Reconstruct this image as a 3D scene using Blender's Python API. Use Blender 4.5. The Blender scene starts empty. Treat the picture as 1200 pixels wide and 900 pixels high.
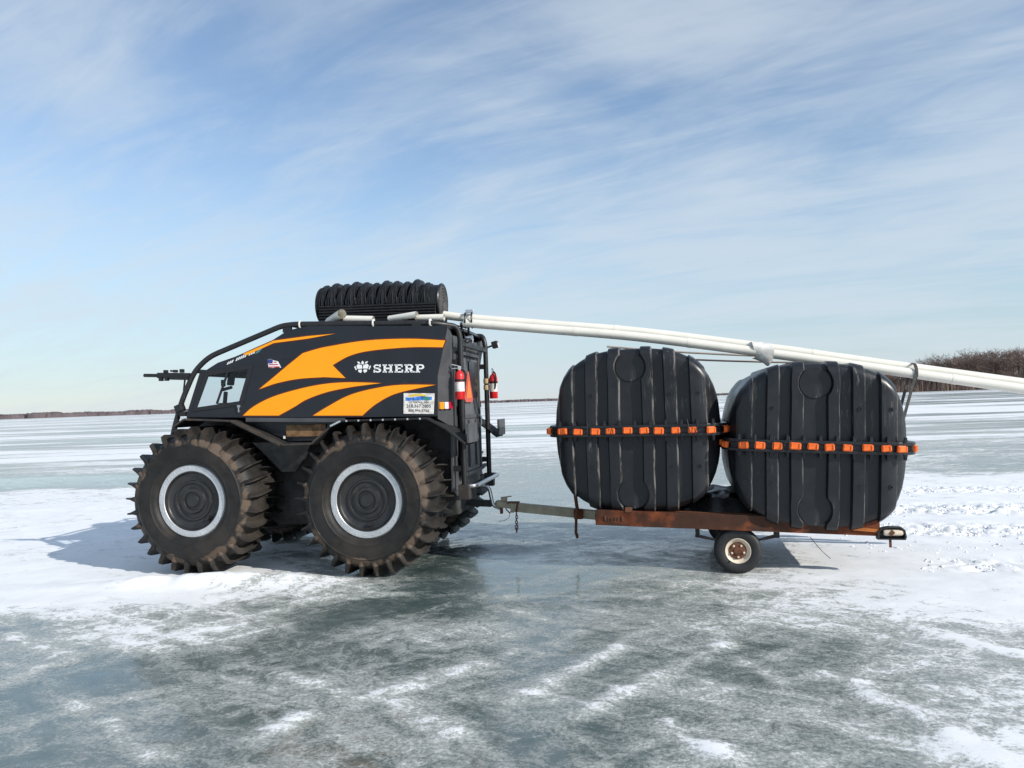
import bpy, bmesh, math, random
import numpy as np
from mathutils import Vector, Matrix
from mathutils.geometry import tessellate_polygon
random.seed(7); RNG = np.random.default_rng(11)
R = math.radians
scene = bpy.context.scene
COL = scene.collection

# ------------------------------------------------------------------ camera
cam_d = bpy.data.cameras.new('camera'); cam_d.sensor_width = 36; cam_d.lens = 27.0
cam_d.clip_start = 0.05; cam_d.clip_end = 30000
cam = bpy.data.objects.new('camera', cam_d); COL.objects.link(cam)
cam.matrix_world = Matrix.Translation((0, 0, 1.75)) @ Matrix.Rotation(R(90 + 1.337), 4, 'X') @ Matrix.Rotation(R(-1.87), 4, 'Z')
scene.camera = cam

# ------------------------------------------------------------------ sun and sky
SUN_TO = Vector((0.806, -0.591, 0)).normalized(); SUN_EL = R(29)
sun_vec = Vector((SUN_TO.x * math.cos(SUN_EL), SUN_TO.y * math.cos(SUN_EL), math.sin(SUN_EL)))
sd = bpy.data.lights.new('sun', 'SUN'); sd.energy = 4.4; sd.angle = R(0.55); sd.color = (1.0, 0.95, 0.87)
sun = bpy.data.objects.new('sun', sd); COL.objects.link(sun)
sun.rotation_euler = (-sun_vec).to_track_quat('-Z', 'Y').to_euler(); sun.location = (20, -20, 30)

world = bpy.data.worlds.new('World'); scene.world = world; world.use_nodes = True
wt = world.node_tree; wn = wt.nodes; wl = wt.links
for n in list(wn): wn.remove(n)
def wnode(t, **k):
    n = wn.new(t)
    for a, b in k.items(): setattr(n, a, b)
    return n
def wmath(op, a, b=None, c=None):
    n = wnode('ShaderNodeMath', operation=op)
    for i, v in enumerate((a, b, c)):
        if v is None: continue
        if isinstance(v, (int, float)): n.inputs[i].default_value = v
        else: wl.new(v, n.inputs[i])
    return n.outputs[0]
sky = wnode('ShaderNodeTexSky', sky_type='NISHITA', sun_disc=False)
sky.sun_elevation = SUN_EL; sky.sun_rotation = math.atan2(SUN_TO.x, SUN_TO.y)
sky.altitude = 300; sky.air_density = 1.1; sky.dust_density = 0.1; sky.ozone_density = 2.2
tc = wnode('ShaderNodeTexCoord'); sep = wnode('ShaderNodeSeparateXYZ'); wl.new(tc.outputs['Generated'], sep.inputs[0])
zc = wmath('ADD', wmath('MAXIMUM', sep.outputs[2], 0.0), 0.16)
cx = wmath('DIVIDE', sep.outputs[0], zc); cy = wmath('DIVIDE', sep.outputs[1], zc)
cmb = wnode('ShaderNodeCombineXYZ'); wl.new(cx, cmb.inputs[0]); wl.new(cy, cmb.inputs[1])
def cloud_noise(rot, scale, nscale, detail, dist):
    m = wnode('ShaderNodeMapping', vector_type='TEXTURE'); m.inputs['Rotation'].default_value = (0, 0, R(rot)); m.inputs['Scale'].default_value = tuple(1 / q for q in scale)
    wl.new(cmb.outputs[0], m.inputs[0])
    n = wnode('ShaderNodeTexNoise'); n.inputs['Scale'].default_value = nscale; n.inputs['Detail'].default_value = detail
    n.inputs['Roughness'].default_value = 0.58; n.inputs['Distortion'].default_value = dist
    wl.new(m.outputs[0], n.inputs['Vector']); return n.outputs['Fac']
big = cloud_noise(-24, (0.45, 1.0, 1), 0.55, 3, 0.3)
mid = cloud_noise(-38, (0.60, 1.1, 1), 1.3, 6, 1.0)
fine = cloud_noise(-30, (0.42, 1.4, 1), 2.8, 9, 1.6); fib = cloud_noise(-27, (0.30, 1.8, 1), 5.0, 9, 1.0)
cl = wmath('ADD', wmath('ADD', wmath('MULTIPLY', big, 0.95), wmath('MULTIPLY', mid, 0.62)), wmath('ADD', wmath('MULTIPLY', fine, 0.42), wmath('MULTIPLY', fib, 0.13)))
mr = wnode('ShaderNodeMapRange', interpolation_type='SMOOTHSTEP'); wl.new(cl, mr.inputs[0])
mr.inputs[1].default_value = 0.86; mr.inputs[2].default_value = 1.24; mr.inputs[3].default_value = 0.05; mr.inputs[4].default_value = 0.66
# thin high haze thickens towards the horizon in every direction
hz = wnode('ShaderNodeMapRange', interpolation_type='SMOOTHSTEP'); wl.new(sep.outputs[2], hz.inputs[0])
hz.inputs[1].default_value = 0.0; hz.inputs[2].default_value = 0.34; hz.inputs[3].default_value = 0.74; hz.inputs[4].default_value = 0.0
mixh = wnode('ShaderNodeMix', data_type='RGBA'); wl.new(hz.outputs[0], mixh.inputs['Factor'])
wl.new(sky.outputs[0], mixh.inputs['A']); mixh.inputs['B'].default_value = (2.85, 3.70, 4.45, 1)
mixc = wnode('ShaderNodeMix', data_type='RGBA'); wl.new(mr.outputs[0], mixc.inputs['Factor'])
wl.new(mixh.outputs['Result'], mixc.inputs['A']); mixc.inputs['B'].default_value = (4.2, 4.75, 5.25, 1)
bg = wnode('ShaderNodeBackground'); bg.inputs['Strength'].default_value = 0.15; wl.new(mixc.outputs['Result'], bg.inputs['Color'])
wo = wnode('ShaderNodeOutputWorld'); wl.new(bg.outputs[0], wo.inputs['Surface'])

vs = scene.view_settings; vs.view_transform = 'Standard'; vs.look = 'None'; vs.exposure = 0.08; vs.gamma = 1.0; vs.use_curve_mapping = False
scene.render.engine = 'CYCLES'

# ------------------------------------------------------------------ materials
class NT:
    def __init__(s, name):
        s.m = bpy.data.materials.new(name); s.m.use_nodes = True; s.t = s.m.node_tree; s.n = s.t.nodes; s.l = s.t.links
        s.p = s.n['Principled BSDF']; s.tc = s.n.new('ShaderNodeTexCoord')
    def node(s, t, **k):
        n = s.n.new(t)
        for a, b in k.items(): setattr(n, a, b)
        return n
    def link(s, a, b): s.l.new(a, b)
    def noise(s, scale, detail=4, rough=0.55, stretch=None, dist=0, coord='Object', rot=0):
        n = s.node('ShaderNodeTexNoise'); n.inputs['Scale'].default_value = scale; n.inputs['Detail'].default_value = detail
        n.inputs['Roughness'].default_value = rough; n.inputs['Distortion'].default_value = dist
        src = s.tc.outputs[coord]
        if stretch:
            m = s.node('ShaderNodeMapping', vector_type='TEXTURE'); m.inputs['Scale'].default_value = tuple(1 / q for q in stretch); m.inputs['Rotation'].default_value = (0, 0, R(rot)); s.link(src, m.inputs[0]); src = m.outputs[0]
        s.link(src, n.inputs['Vector']); return n.outputs['Fac']
    def math(s, op, a, b=None, c=None, clamp=False):
        n = s.node('ShaderNodeMath', operation=op); n.use_clamp = clamp
        for i, v in enumerate((a, b, c)):
            if v is None: continue
            if isinstance(v, (int, float)): n.inputs[i].default_value = v
            else: s.link(v, n.inputs[i])
        return n.outputs[0]
    def rng(s, v, a, b, c=0., d=1.):
        n = s.node('ShaderNodeMapRange', interpolation_type='SMOOTHSTEP'); s.link(v, n.inputs[0])
        for i, q in enumerate((a, b, c, d)): n.inputs[i + 1].default_value = q
        return n.outputs[0]
    def mix(s, f, a, b):
        n = s.node('ShaderNodeMix', data_type='RGBA')
        if isinstance(f, (int, float)): n.inputs['Factor'].default_value = f
        else: s.link(f, n.inputs['Factor'])
        for k, v in (('A', a), ('B', b)):
            if isinstance(v, tuple): n.inputs[k].default_value = (*v[:3], 1)
            else: s.link(v, n.inputs[k])
        return n.outputs['Result']
    def bump(s, h, strength=0.3, dist=0.01):
        b = s.node('ShaderNodeBump'); b.inputs['Strength'].default_value = strength; b.inputs['Distance'].default_value = dist
        s.link(h, b.inputs['Height']); s.link(b.outputs[0], s.p.inputs['Normal']); return b
    def set(s, color=None, rough=None, metal=None, spec=None):
        for k, v in (('Base Color', color), ('Roughness', rough), ('Metallic', metal), ('Specular IOR Level', spec)):
            if v is None: continue
            if isinstance(v, tuple): s.p.inputs[k].default_value = (*v[:3], 1)
            elif isinstance(v, (int, float)): s.p.inputs[k].default_value = v
            else: s.link(v, s.p.inputs[k])
        return s.m

def simple(name, col, rough=0.5, metal=0., var=0.15, scale=9, bump=0.0, spec=0.5, dirt=None, dirt_amt=0.3, coord='Object'):
    t = NT(name); n = t.noise(scale, 5, coord=coord)
    c = t.mix(t.rng(n, .3, .7), tuple(x * (1 - var) for x in col), tuple(min(1, x * (1 + var)) for x in col))
    if dirt:
        d = t.noise(scale * .35, 8, .65, coord=coord); lo = .72 - dirt_amt * .4
        c = t.mix(t.rng(d, lo, lo + .12, 0, .8), c, dirt)
    r = t.rng(t.noise(scale * 1.7, 4, coord=coord), .3, .7, max(.03, rough - .09), min(1, rough + .09))
    if bump: t.bump(t.noise(scale * 6, 4, coord=coord), bump, .004)
    return t.set(c, r, metal, spec)

M = {}
M['body'] = simple('dark_vehicle_paint', (.0135, .0148, .020), .32, 0, .12, 3, 0, .45, (.055, .050, .045), .24)
M['grey_panel'] = simple('grey_panel_paint', (.070, .071, .075), .5, 0, .15, 4, .02, .4, (.12, .10, .08), .2)
M['door_grey'] = simple('rear_door_grey', (.105, .107, .112), .5, 0, .2, 5, .03, .4, (.06, .052, .045), .35)
M['orange_vinyl'] = simple('orange_vinyl', (1.0, .355, .005), .42, 0, .03, 3, 0, .35)
M['maroon_vinyl'] = simple('maroon_vinyl', (.10, .012, .008), .45, 0, .05, 3)
M['white_vinyl'] = simple('white_vinyl', (.80, .80, .80), .45, 0, .03, 4)
M['black_tube'] = simple('black_powder_coated_tube', (.016, .016, .017), .42, 0, .2, 12, .05, .5, (.07, .055, .04), .15)
M['black_part'] = simple('black_metal', (.012, .012, .013), .5, 0, .2, 14, .05)
M['liner'] = simple('wheel_arch_rubber', (.010, .010, .011), .8, 0, .2, 8)
M['fender'] = simple('muddy_fender_edge', (.045, .038, .033), .55, 0, .25, 10, .1, .4, (.13, .08, .05), .45)
M['under'] = simple('muddy_underbody', (.050, .050, .050), .7, 0, .3, 9, .2, .3, (.11, .075, .05), .2)
M['wood'] = simple('weathered_board', (.17, .098, .048), .7, 0, .45, 14, .1, .3)
M['steel'] = simple('bare_steel', (.55, .55, .56), .32, 1.0, .08, 20, .03)
M['alloy'] = simple('beadlock_ring_alloy', (.60, .61, .62), .42, .6, .08, 5, 0, .5, (.30, .27, .24), .02)
M['hub'] = simple('hub_cover_black', (.020, .020, .021), .42, 0, .2, 11, .04, .5, (.09, .07, .05), .22)
M['bolt'] = simple('bolt_zinc', (.75, .76, .78), .25, .9, .08, 20)
M['tank'] = None
M['clip'] = simple('orange_clip', (.82, .15, .022), .48, 0, .2, 12, .02, .4, (.35, .12, .06), .25)
M['pvc'] = simple('white_pvc', (.76, .73, .65), .36, 0, .05, 5, 0, .5, (.40, .37, .31), .16)
M['wrap'] = simple('translucent_tape_wrap', (.68, .66, .62), .5, 0, .12, 18, .3)
M['rod'] = simple('thin_grey_rod', (.42, .36, .32), .5, 0, .1, 8)
M['hose'] = simple('black_hose', (.010, .010, .011), .36, 0, .25, 16, .05, .5)
M['cord'] = simple('grey_rope', (.06, .06, .058), .8, 0, .3, 30, .2)
M['rust'] = simple('rust_primer_steel', (.135, .037, .014), .75, .1, .5, 8, .3, .3, (.040, .022, .015), .8)
M['rust_dark'] = simple('rusty_leg', (.13, .055, .030), .75, .1, .3, 12, .3, .3, (.05, .03, .02), .4)
M['tongue'] = simple('weathered_galvanised', (.38, .34, .25), .6, .15, .2, 6, .15, .4, (.17, .085, .04), .42)
M['cream_rim'] = simple('cream_rim', (.66, .56, .44), .5, 0, .12, 14, .05, .4, (.16, .06, .025), .3)
M['rubber'] = simple('trailer_rubber', (.014, .014, .015), .6, 0, .2, 16, .1)
M['plastic_liner'] = simple('black_poly_sheet', (.011, .011, .012), .30, 0, .2, 6, .1)
M['red'] = simple('extinguisher_red', (.62, .018, .020), .3, 0, .08, 9)
M['label_white'] = simple('label_white', (.72, .68, .64), .5, 0, .25, 30)
M['tan'] = simple('tan_strap', (.52, .38, .21), .75, 0, .15, 20)
M['safety_orange'] = simple('reflective_orange', (.86, .22, .030), .45, 0, .06, 12)
M['safety_red'] = simple('reflective_red', (.62, .09, .05), .45, 0, .06, 12)
M['amber'] = simple('amber_lens', (.90, .30, .02), .2, 0, .05, 10)
M['clear_lens'] = simple('clear_lens', (.72, .70, .70), .2, 0, .05, 10)
M['red_lens'] = simple('red_lens', (.42, .012, .035), .2, 0, .05, 10)
M['chrome'] = simple('chrome', (.70, .71, .74), .18, 1, .05, 10)
M['interior'] = simple('cab_interior', (.016, .018, .026), .75, 0, .2, 8)
M['yellow_print'] = simple('yellow_print', (.72, .52, .03), .5)
M['blue_print'] = simple('blue_print', (.05, .20, .60), .5, 0, .5, 30)
M['green_print'] = simple('green_print', (.03, .25, .14), .5)
M['black_print'] = simple('black_print', (.02, .02, .02), .5)
M['flag_red'] = simple('flag_red', (.50, .04, .05), .5)
M['flag_blue'] = simple('flag_blue', (.04, .05, .22), .5)
M['teal_print'] = simple('teal_print', (.08, .24, .27), .4)
M['bark'] = simple('bare_twig_bark', (.24, .175, .145), .85, 0, .25, .3, 0, .2)
M['bark_dark'] = simple('dark_bark', (.17, .128, .11), .9, 0, .2, .3, 0, .2)
M['far_wood'] = simple('far_shore_brush', (.125, .102, .108), .95, 0, .2, .02, 0, .1)

def mk_glass():
    t = NT('cab_glass')
    tr = t.node('ShaderNodeBsdfTransparent'); tr.inputs[0].default_value = (.88, .93, .97, 1)
    gl = t.node('ShaderNodeBsdfGlossy'); gl.inputs['Roughness'].default_value = .02
    mx = t.node('ShaderNodeMixShader'); lw = t.node('ShaderNodeLayerWeight'); lw.inputs[0].default_value = .5; t.link(t.math('ADD', t.math('MULTIPLY', t.math('POWER', lw.outputs['Facing'], 4.), .6), .04), mx.inputs[0]); t.link(tr.outputs[0], mx.inputs[1]); t.link(gl.outputs[0], mx.inputs[2])
    t.link(mx.outputs[0], t.n['Material Output'].inputs['Surface']); return t.m
M['glass'] = mk_glass()

def mk_tank():
    t = NT('black_rotomoulded_plastic')
    n = t.noise(5, 6); c = t.mix(t.rng(n, .3, .7), (.0095, .0105, .0135), (.016, .0172, .0205))
    sc = t.noise(3.2, 9, .75, (9, 9, 1.1), .4)           # vertical scuffs from sliding
    patch = t.rng(t.noise(1.3, 3), .52, .66)
    c = t.mix(t.math('MULTIPLY', t.rng(sc, .54, .66), t.math('MULTIPLY', patch, .75)), c, (.20, .185, .165))
    lit_edge_wear = t.node('ShaderNodeAttribute', attribute_name='lit_edge_wear').outputs['Fac']  # sunlit highlight painted along right-hand rib edges, mixed with scuffing
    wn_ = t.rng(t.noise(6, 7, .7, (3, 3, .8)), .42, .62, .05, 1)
    c = t.mix(t.math('MULTIPLY', lit_edge_wear, t.math('MULTIPLY', wn_, .8)), c, (.24, .23, .215))
    dust = t.rng(t.noise(16, 8, .7), .60, .75, 0, .20); c = t.mix(dust, c, (.12, .115, .11))
    t.bump(t.noise(70, 4), .10, .003)
    return t.set(c, t.rng(n, .3, .7, .30, .44), 0, .42)
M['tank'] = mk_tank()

def mk_tyre():
    t = NT('muddy_tyre_rubber')
    s = t.node('ShaderNodeSeparateXYZ'); t.link(t.tc.outputs['Object'], s.inputs[0])
    rad = t.math('SQRT', t.math('ADD', t.math('POWER', s.outputs[0], 2.), t.math('POWER', s.outputs[2], 2.)))
    n = t.noise(7, 6, .6); base = t.mix(t.rng(n, .3, .7), (.010, .0098, .0096), (.021, .020, .019))
    dustn = t.rng(t.noise(2.6, 6, .65), .40, .7, 0, .5); base = t.mix(dustn, base, (.052, .042, .034))
    ring = t.math('MULTIPLY', t.rng(rad, .54, .62), t.rng(rad, .64, .70, 1, 0))
    mud = t.rng(t.math('ADD', t.noise(2.7, 7, .62, dist=.7), t.math('MULTIPLY', ring, .26)), .70, .80)
    tread = t.rng(rad, .66, .70, 0, 1)
    trn = t.math('MULTIPLY', t.rng(t.noise(3.2, 6, .6), .48, .68, 0.0, .55), tread)
    c = t.mix(trn, base, (.062, .052, .043))
    c = t.mix(t.math('MULTIPLY', mud, .85), c, (.125, .090, .066))
    t.bump(t.math('ADD', t.noise(30, 5), t.math('MULTIPLY', mud, .8)), .35, .008)
    return t.set(c, t.math('ADD', t.math('MULTIPLY', mud, .25), .55), 0, .3)
M['tyre'] = mk_tyre()

def mk_ice():
    t = NT('lake_ice_and_snow')
    a = t.node('ShaderNodeAttribute', attribute_name='snow').outputs['Fac']
    fa = t.node('ShaderNodeAttribute', attribute_name='far').outputs['Fac']
    b1 = t.noise(1, 5, .55, (.014, .105, 1), .6); b2 = t.noise(1, 5, .6, (.06, .30, 1), .9); b3 = t.noise(1, 3, .5, (.004, .022, 1), .3)
    c = lambda v, k: t.math('MULTIPLY', t.math('SUBTRACT', v, .5), k)
    band = t.math('ADD', t.math('ADD', t.math('ADD', c(b1, 2.5), c(b2, 1.3)), c(b3, 1.6)), .10)
    n1a = t.noise(1.5, 6, .62, (.45, 1.5, 1), .9, rot=42); n1b = t.noise(1.5, 6, .62, (.45, 1.5, 1), .9, rot=-38); n1 = t.math('MAXIMUM', n1a, n1b); n2 = t.noise(5.5, 8, .78, (.85, 1.15, 1), 1.0, rot=-20); n3 = t.noise(42, 5, .78)
    near = t.math('SUBTRACT', 1.0, t.math('MULTIPLY', fa, .75))
    det = t.math('MULTIPLY', t.math('ADD', t.math('ADD', c(n1, 1.15), c(n2, 1.25)), c(n3, .55)), near)
    v = t.math('ADD', t.math('ADD', a, det), t.math('MULTIPLY', band, fa))
    m = t.rng(v, .16, .86)
    hard = t.rng(v, .66, .90)
    ice = t.mix(t.rng(t.noise(.9, 5, .6), .3, .7), (.048, .084, .080), (.098, .134, .130))
    frost = t.mix(t.rng(n3, .35, .65), (.36, .39, .37), (.64, .64, .60))
    col = t.mix(m, ice, frost)
    snow = t.mix(t.rng(t.noise(2.2, 6, .6), .3, .7), (.79, .80, .81), (.88, .885, .89))
    col = t.mix(hard, col, snow)
    rough = t.math('ADD', t.math('MULTIPLY', m, .55), .09)
    h = t.math('ADD', t.math('ADD', t.math('MULTIPLY', m, .9), t.math('MULTIPLY', n2, .7)), t.math('MULTIPLY', n3, .35))
    b = t.bump(h, .5, .02); t.link(t.math('MULTIPLY', near, .32), b.inputs['Strength'])
    t.p.inputs['IOR'].default_value = 1.31
    t.link(t.math('MULTIPLY', t.math('SUBTRACT', 1.0, m), .8), t.p.inputs['Coat Weight']); t.p.inputs['Coat Roughness'].default_value = .10; t.p.inputs['Coat IOR'].default_value = 1.33
    return t.set(col, rough, 0, .5)
M['ice'] = mk_ice()

# ------------------------------------------------------------------ mesh helpers
class MB:
    def __init__(s): s.v = []; s.f = []
    def add(s, vs, fs):
        o = len(s.v); s.v += [tuple(p) for p in vs]; s.f += [tuple(i + o for i in f) for f in fs]; return s
    def box(s, c, d, rot=None, taper=1.0):
        hx, hy, hz = d[0] / 2, d[1] / 2, d[2] / 2; vs = []
        for z, k in ((-hz, 1.), (hz, taper)):
            for x, y in ((-hx, -hy), (hx, -hy), (hx, hy), (-hx, hy)):
                p = Vector((x * k, y * k, z))
                if rot is not None: p = rot @ p
                vs.append(p + Vector(c))
        return s.add(vs, [(3, 2, 1, 0), (4, 5, 6, 7), (0, 1, 5, 4), (1, 2, 6, 5), (2, 3, 7, 6), (3, 0, 4, 7)])
    def bar(s, a, b, w, h, up=(0, 0, 1)):
        a = Vector(a); b = Vector(b); d = (b - a).normalized(); sd = d.cross(Vector(up)).normalized(); u = sd.cross(d)
        vs = [p + sd * i * w / 2 + u * j * h / 2 for p in (a, b) for i, j in ((-1, -1), (1, -1), (1, 1), (-1, 1))]
        return s.add(vs, [(3, 2, 1, 0), (4, 5, 6, 7), (0, 1, 5, 4), (1, 2, 6, 5), (2, 3, 7, 6), (3, 0, 4, 7)])
    def tube(s, path, r, seg=10, closed=False, caps=True):
        P = [Vector(p) for p in path]; n = len(P); rs = r if isinstance(r, (list, tuple)) else [r] * n
        tang = []
        for i in range(n):
            if closed: d = P[(i + 1) % n] - P[i - 1]
            else: d = P[min(i + 1, n - 1)] - P[max(i - 1, 0)]
            tang.append(d.normalized())
        u = tang[0].orthogonal().normalized(); vs = []
        for i in range(n):
            u = (u - tang[i] * u.dot(tang[i])).normalized(); w = tang[i].cross(u)
            for k in range(seg):
                a = 2 * math.pi * k / seg; vs.append(P[i] + (u * math.cos(a) + w * math.sin(a)) * rs[i])
        fs = []
        for i in range(n if closed else n - 1):
            j = (i + 1) % n
            for k in range(seg): fs.append((i * seg + k, i * seg + (k + 1) % seg, j * seg + (k + 1) % seg, j * seg + k))
        if not closed and caps: fs += [tuple(range(seg))[::-1], tuple((n - 1) * seg + k for k in range(seg))]
        return s.add(vs, fs)
    def lathe(s, prof, seg=48, axis='y', c=(0, 0, 0)):
        # prof: list of (axial, radius)
        vs = []; n = len(prof)
        for k in range(seg):
            a = 2 * math.pi * k / seg; ca, sa = math.cos(a), math.sin(a)
            for y, r in prof:
                p = {'y': (r * ca, y, r * sa), 'x': (y, r * ca, r * sa), 'z': (r * ca, r * sa, y)}[axis]
                vs.append((p[0] + c[0], p[1] + c[1], p[2] + c[2]))
        fs = []
        for k in range(seg):
            q = (k + 1) % seg
            for i in range(n - 1): fs.append((k * n + i, k * n + i + 1, q * n + i + 1, q * n + i))
        return s.add(vs, fs)
    def sheet(s, outer, holes, fn, thick=None):
        # 2-D polygon (with holes) through fn(u, v, w) -> 3-D, w = 0 front, 1 back
        loops = [outer] + list(holes)
        tris = tessellate_polygon([[Vector((a, b, 0)) for a, b in lp] for lp in loops])
        flat = [p for lp in loops for p in lp]; n = len(flat)
        vs = [fn(a, b, 0) for a, b in flat]; fs = [tuple(t) for t in tris]
        if thick:
            vs += [fn(a, b, 1) for a, b in flat]; fs += [tuple(i + n for i in t[::-1]) for t in tris]
            o = 0
            for lp in loops:
                m = len(lp)
                for i in range(m): fs.append((o + i, o + (i + 1) % m, o + (i + 1) % m + n, o + i + n))
                o += m
        return s.add(vs, fs)
    def build(s, name, mat, parent=None, smooth=False, bevel=0, loc=None, auto=35):
        me = bpy.data.meshes.new(name); me.from_pydata([tuple(p) for p in s.v], [], s.f); me.update()
        bm = bmesh.new(); bm.from_mesh(me); bmesh.ops.remove_doubles(bm, verts=bm.verts, dist=1e-5); bmesh.ops.recalc_face_normals(bm, faces=bm.faces); bm.to_mesh(me); bm.free()
        me.materials.append(M[mat] if isinstance(mat, str) else mat)
        o = bpy.data.objects.new(name, me); COL.objects.link(o)
        if parent: o.parent = parent
        if loc: o.location = loc
        if smooth:
            for p in me.polygons: p.use_smooth = True
            me.set_sharp_from_angle(angle=R(auto))
        if bevel:
            b = o.modifiers.new('bevel', 'BEVEL'); b.width = bevel; b.segments = 2; b.limit_method = 'ANGLE'; b.angle_limit = R(40)
        return o

def tag(o, label=None, cat=None, group=None, kind=None):
    if label: o['label'] = label
    if cat: o['category'] = cat
    if group: o['group'] = group
    if kind: o['kind'] = kind
    return o
def empty(name, loc=(0, 0, 0), rot=(0, 0, 0), parent=None):
    e = bpy.data.objects.new(name, None); e.empty_display_size = .2; COL.objects.link(e); e.location = loc; e.rotation_euler = rot
    if parent: e.parent = parent
    return e
def copy_tree(o, parent=None):
    c = o.copy(); COL.objects.link(c); c.parent = parent
    for ch in list(o.children): copy_tree(ch, c)
    return c
def fillet(path, rad, n=5):
    P = [Vector(p) for p in path]; out = [P[0]]
    for i in range(1, len(P) - 1):
        a, b, c = P[i - 1], P[i], P[i + 1]; d1 = (a - b); d2 = (c - b); r = min(rad, d1.length * .45, d2.length * .45)
        p0 = b + d1.normalized() * r; p2 = b + d2.normalized() * r
        for k in range(n + 1):
            t = k / n; out.append(p0 * (1 - t) ** 2 + b * 2 * t * (1 - t) + p2 * t * t)
    return out + [P[-1]]
def smooth2(pts, n=5):
    # Catmull-Rom through open point list
    out = []
    for i in range(len(pts) - 1):
        p0 = pts[max(i - 1, 0)]; p1 = pts[i]; p2 = pts[i + 1]; p3 = pts[min(i + 2, len(pts) - 1)]
        for k in range(n):
            t = k / n
            out.append(tuple(.5 * ((2 * p1[j]) + (-p0[j] + p2[j]) * t + (2 * p0[j] - 5 * p1[j] + 4 * p2[j] - p3[j]) * t * t + (-p0[j] + 3 * p1[j] - 3 * p2[j] + p3[j]) * t ** 3) for j in range(len(p1))))
    return out + [tuple(pts[-1])]
def grow(poly, d):
    n = len(poly); area = sum(poly[i][0] * poly[(i + 1) % n][1] - poly[(i + 1) % n][0] * poly[i][1] for i in range(n)); sg = 1 if area > 0 else -1
    out = []
    for i in range(n):
        a, b, c = Vector(poly[i - 1]), Vector(poly[i]), Vector(poly[(i + 1) % n])
        n1 = Vector(((b - a).y, -(b - a).x)).normalized() * sg; n2 = Vector(((c - b).y, -(c - b).x)).normalized() * sg
        m = n1 + n2
        if m.length < .4: m = m.normalized() * .4 if m.length > 1e-6 else n1
        m = m.normalized() * min(d / max(.4, m.normalized().dot(n1)), d * 2)
        out.append((b.x + m.x, b.y + m.y))
    return out
def text_mesh(txt, size):
    cu = bpy.data.curves.new('txt', 'FONT'); cu.body = txt; cu.size = size; cu.align_x = 'CENTER'; cu.resolution_u = 2
    ob = bpy.data.objects.new('txt', cu); COL.objects.link(ob)
    dg = bpy.context.evaluated_depsgraph_get(); me = bpy.data.meshes.new_from_object(ob.evaluated_get(dg))
    vs = [tuple(v.co[:2]) for v in me.vertices]; fs = [tuple(p.vertices) for p in me.polygons]
    bpy.data.objects.remove(ob); bpy.data.curves.remove(cu); bpy.data.meshes.remove(me)
    return vs, fs

# numpy value noise (for the relief of the ground)
_tab = RNG.random((256, 256))
def vnoise(x, y):
    xi = np.floor(x).astype(int); yi = np.floor(y).astype(int); fx = x - xi; fy = y - yi
    fx = fx * fx * (3 - 2 * fx); fy = fy * fy * (3 - 2 * fy)
    g = lambda i, j: _tab[i & 255, j & 255]
    return (g(xi, yi) * (1 - fx) + g(xi + 1, yi) * fx) * (1 - fy) + (g(xi, yi + 1) * (1 - fx) + g(xi + 1, yi + 1) * fx) * fy
def fbm(x, y, o=4):
    s = 0; a = .5
    for k in range(o): s = s + a * vnoise(x * 2 ** k + 17 * k, y * 2 ** k + 31 * k); a *= .5
    return s

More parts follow.
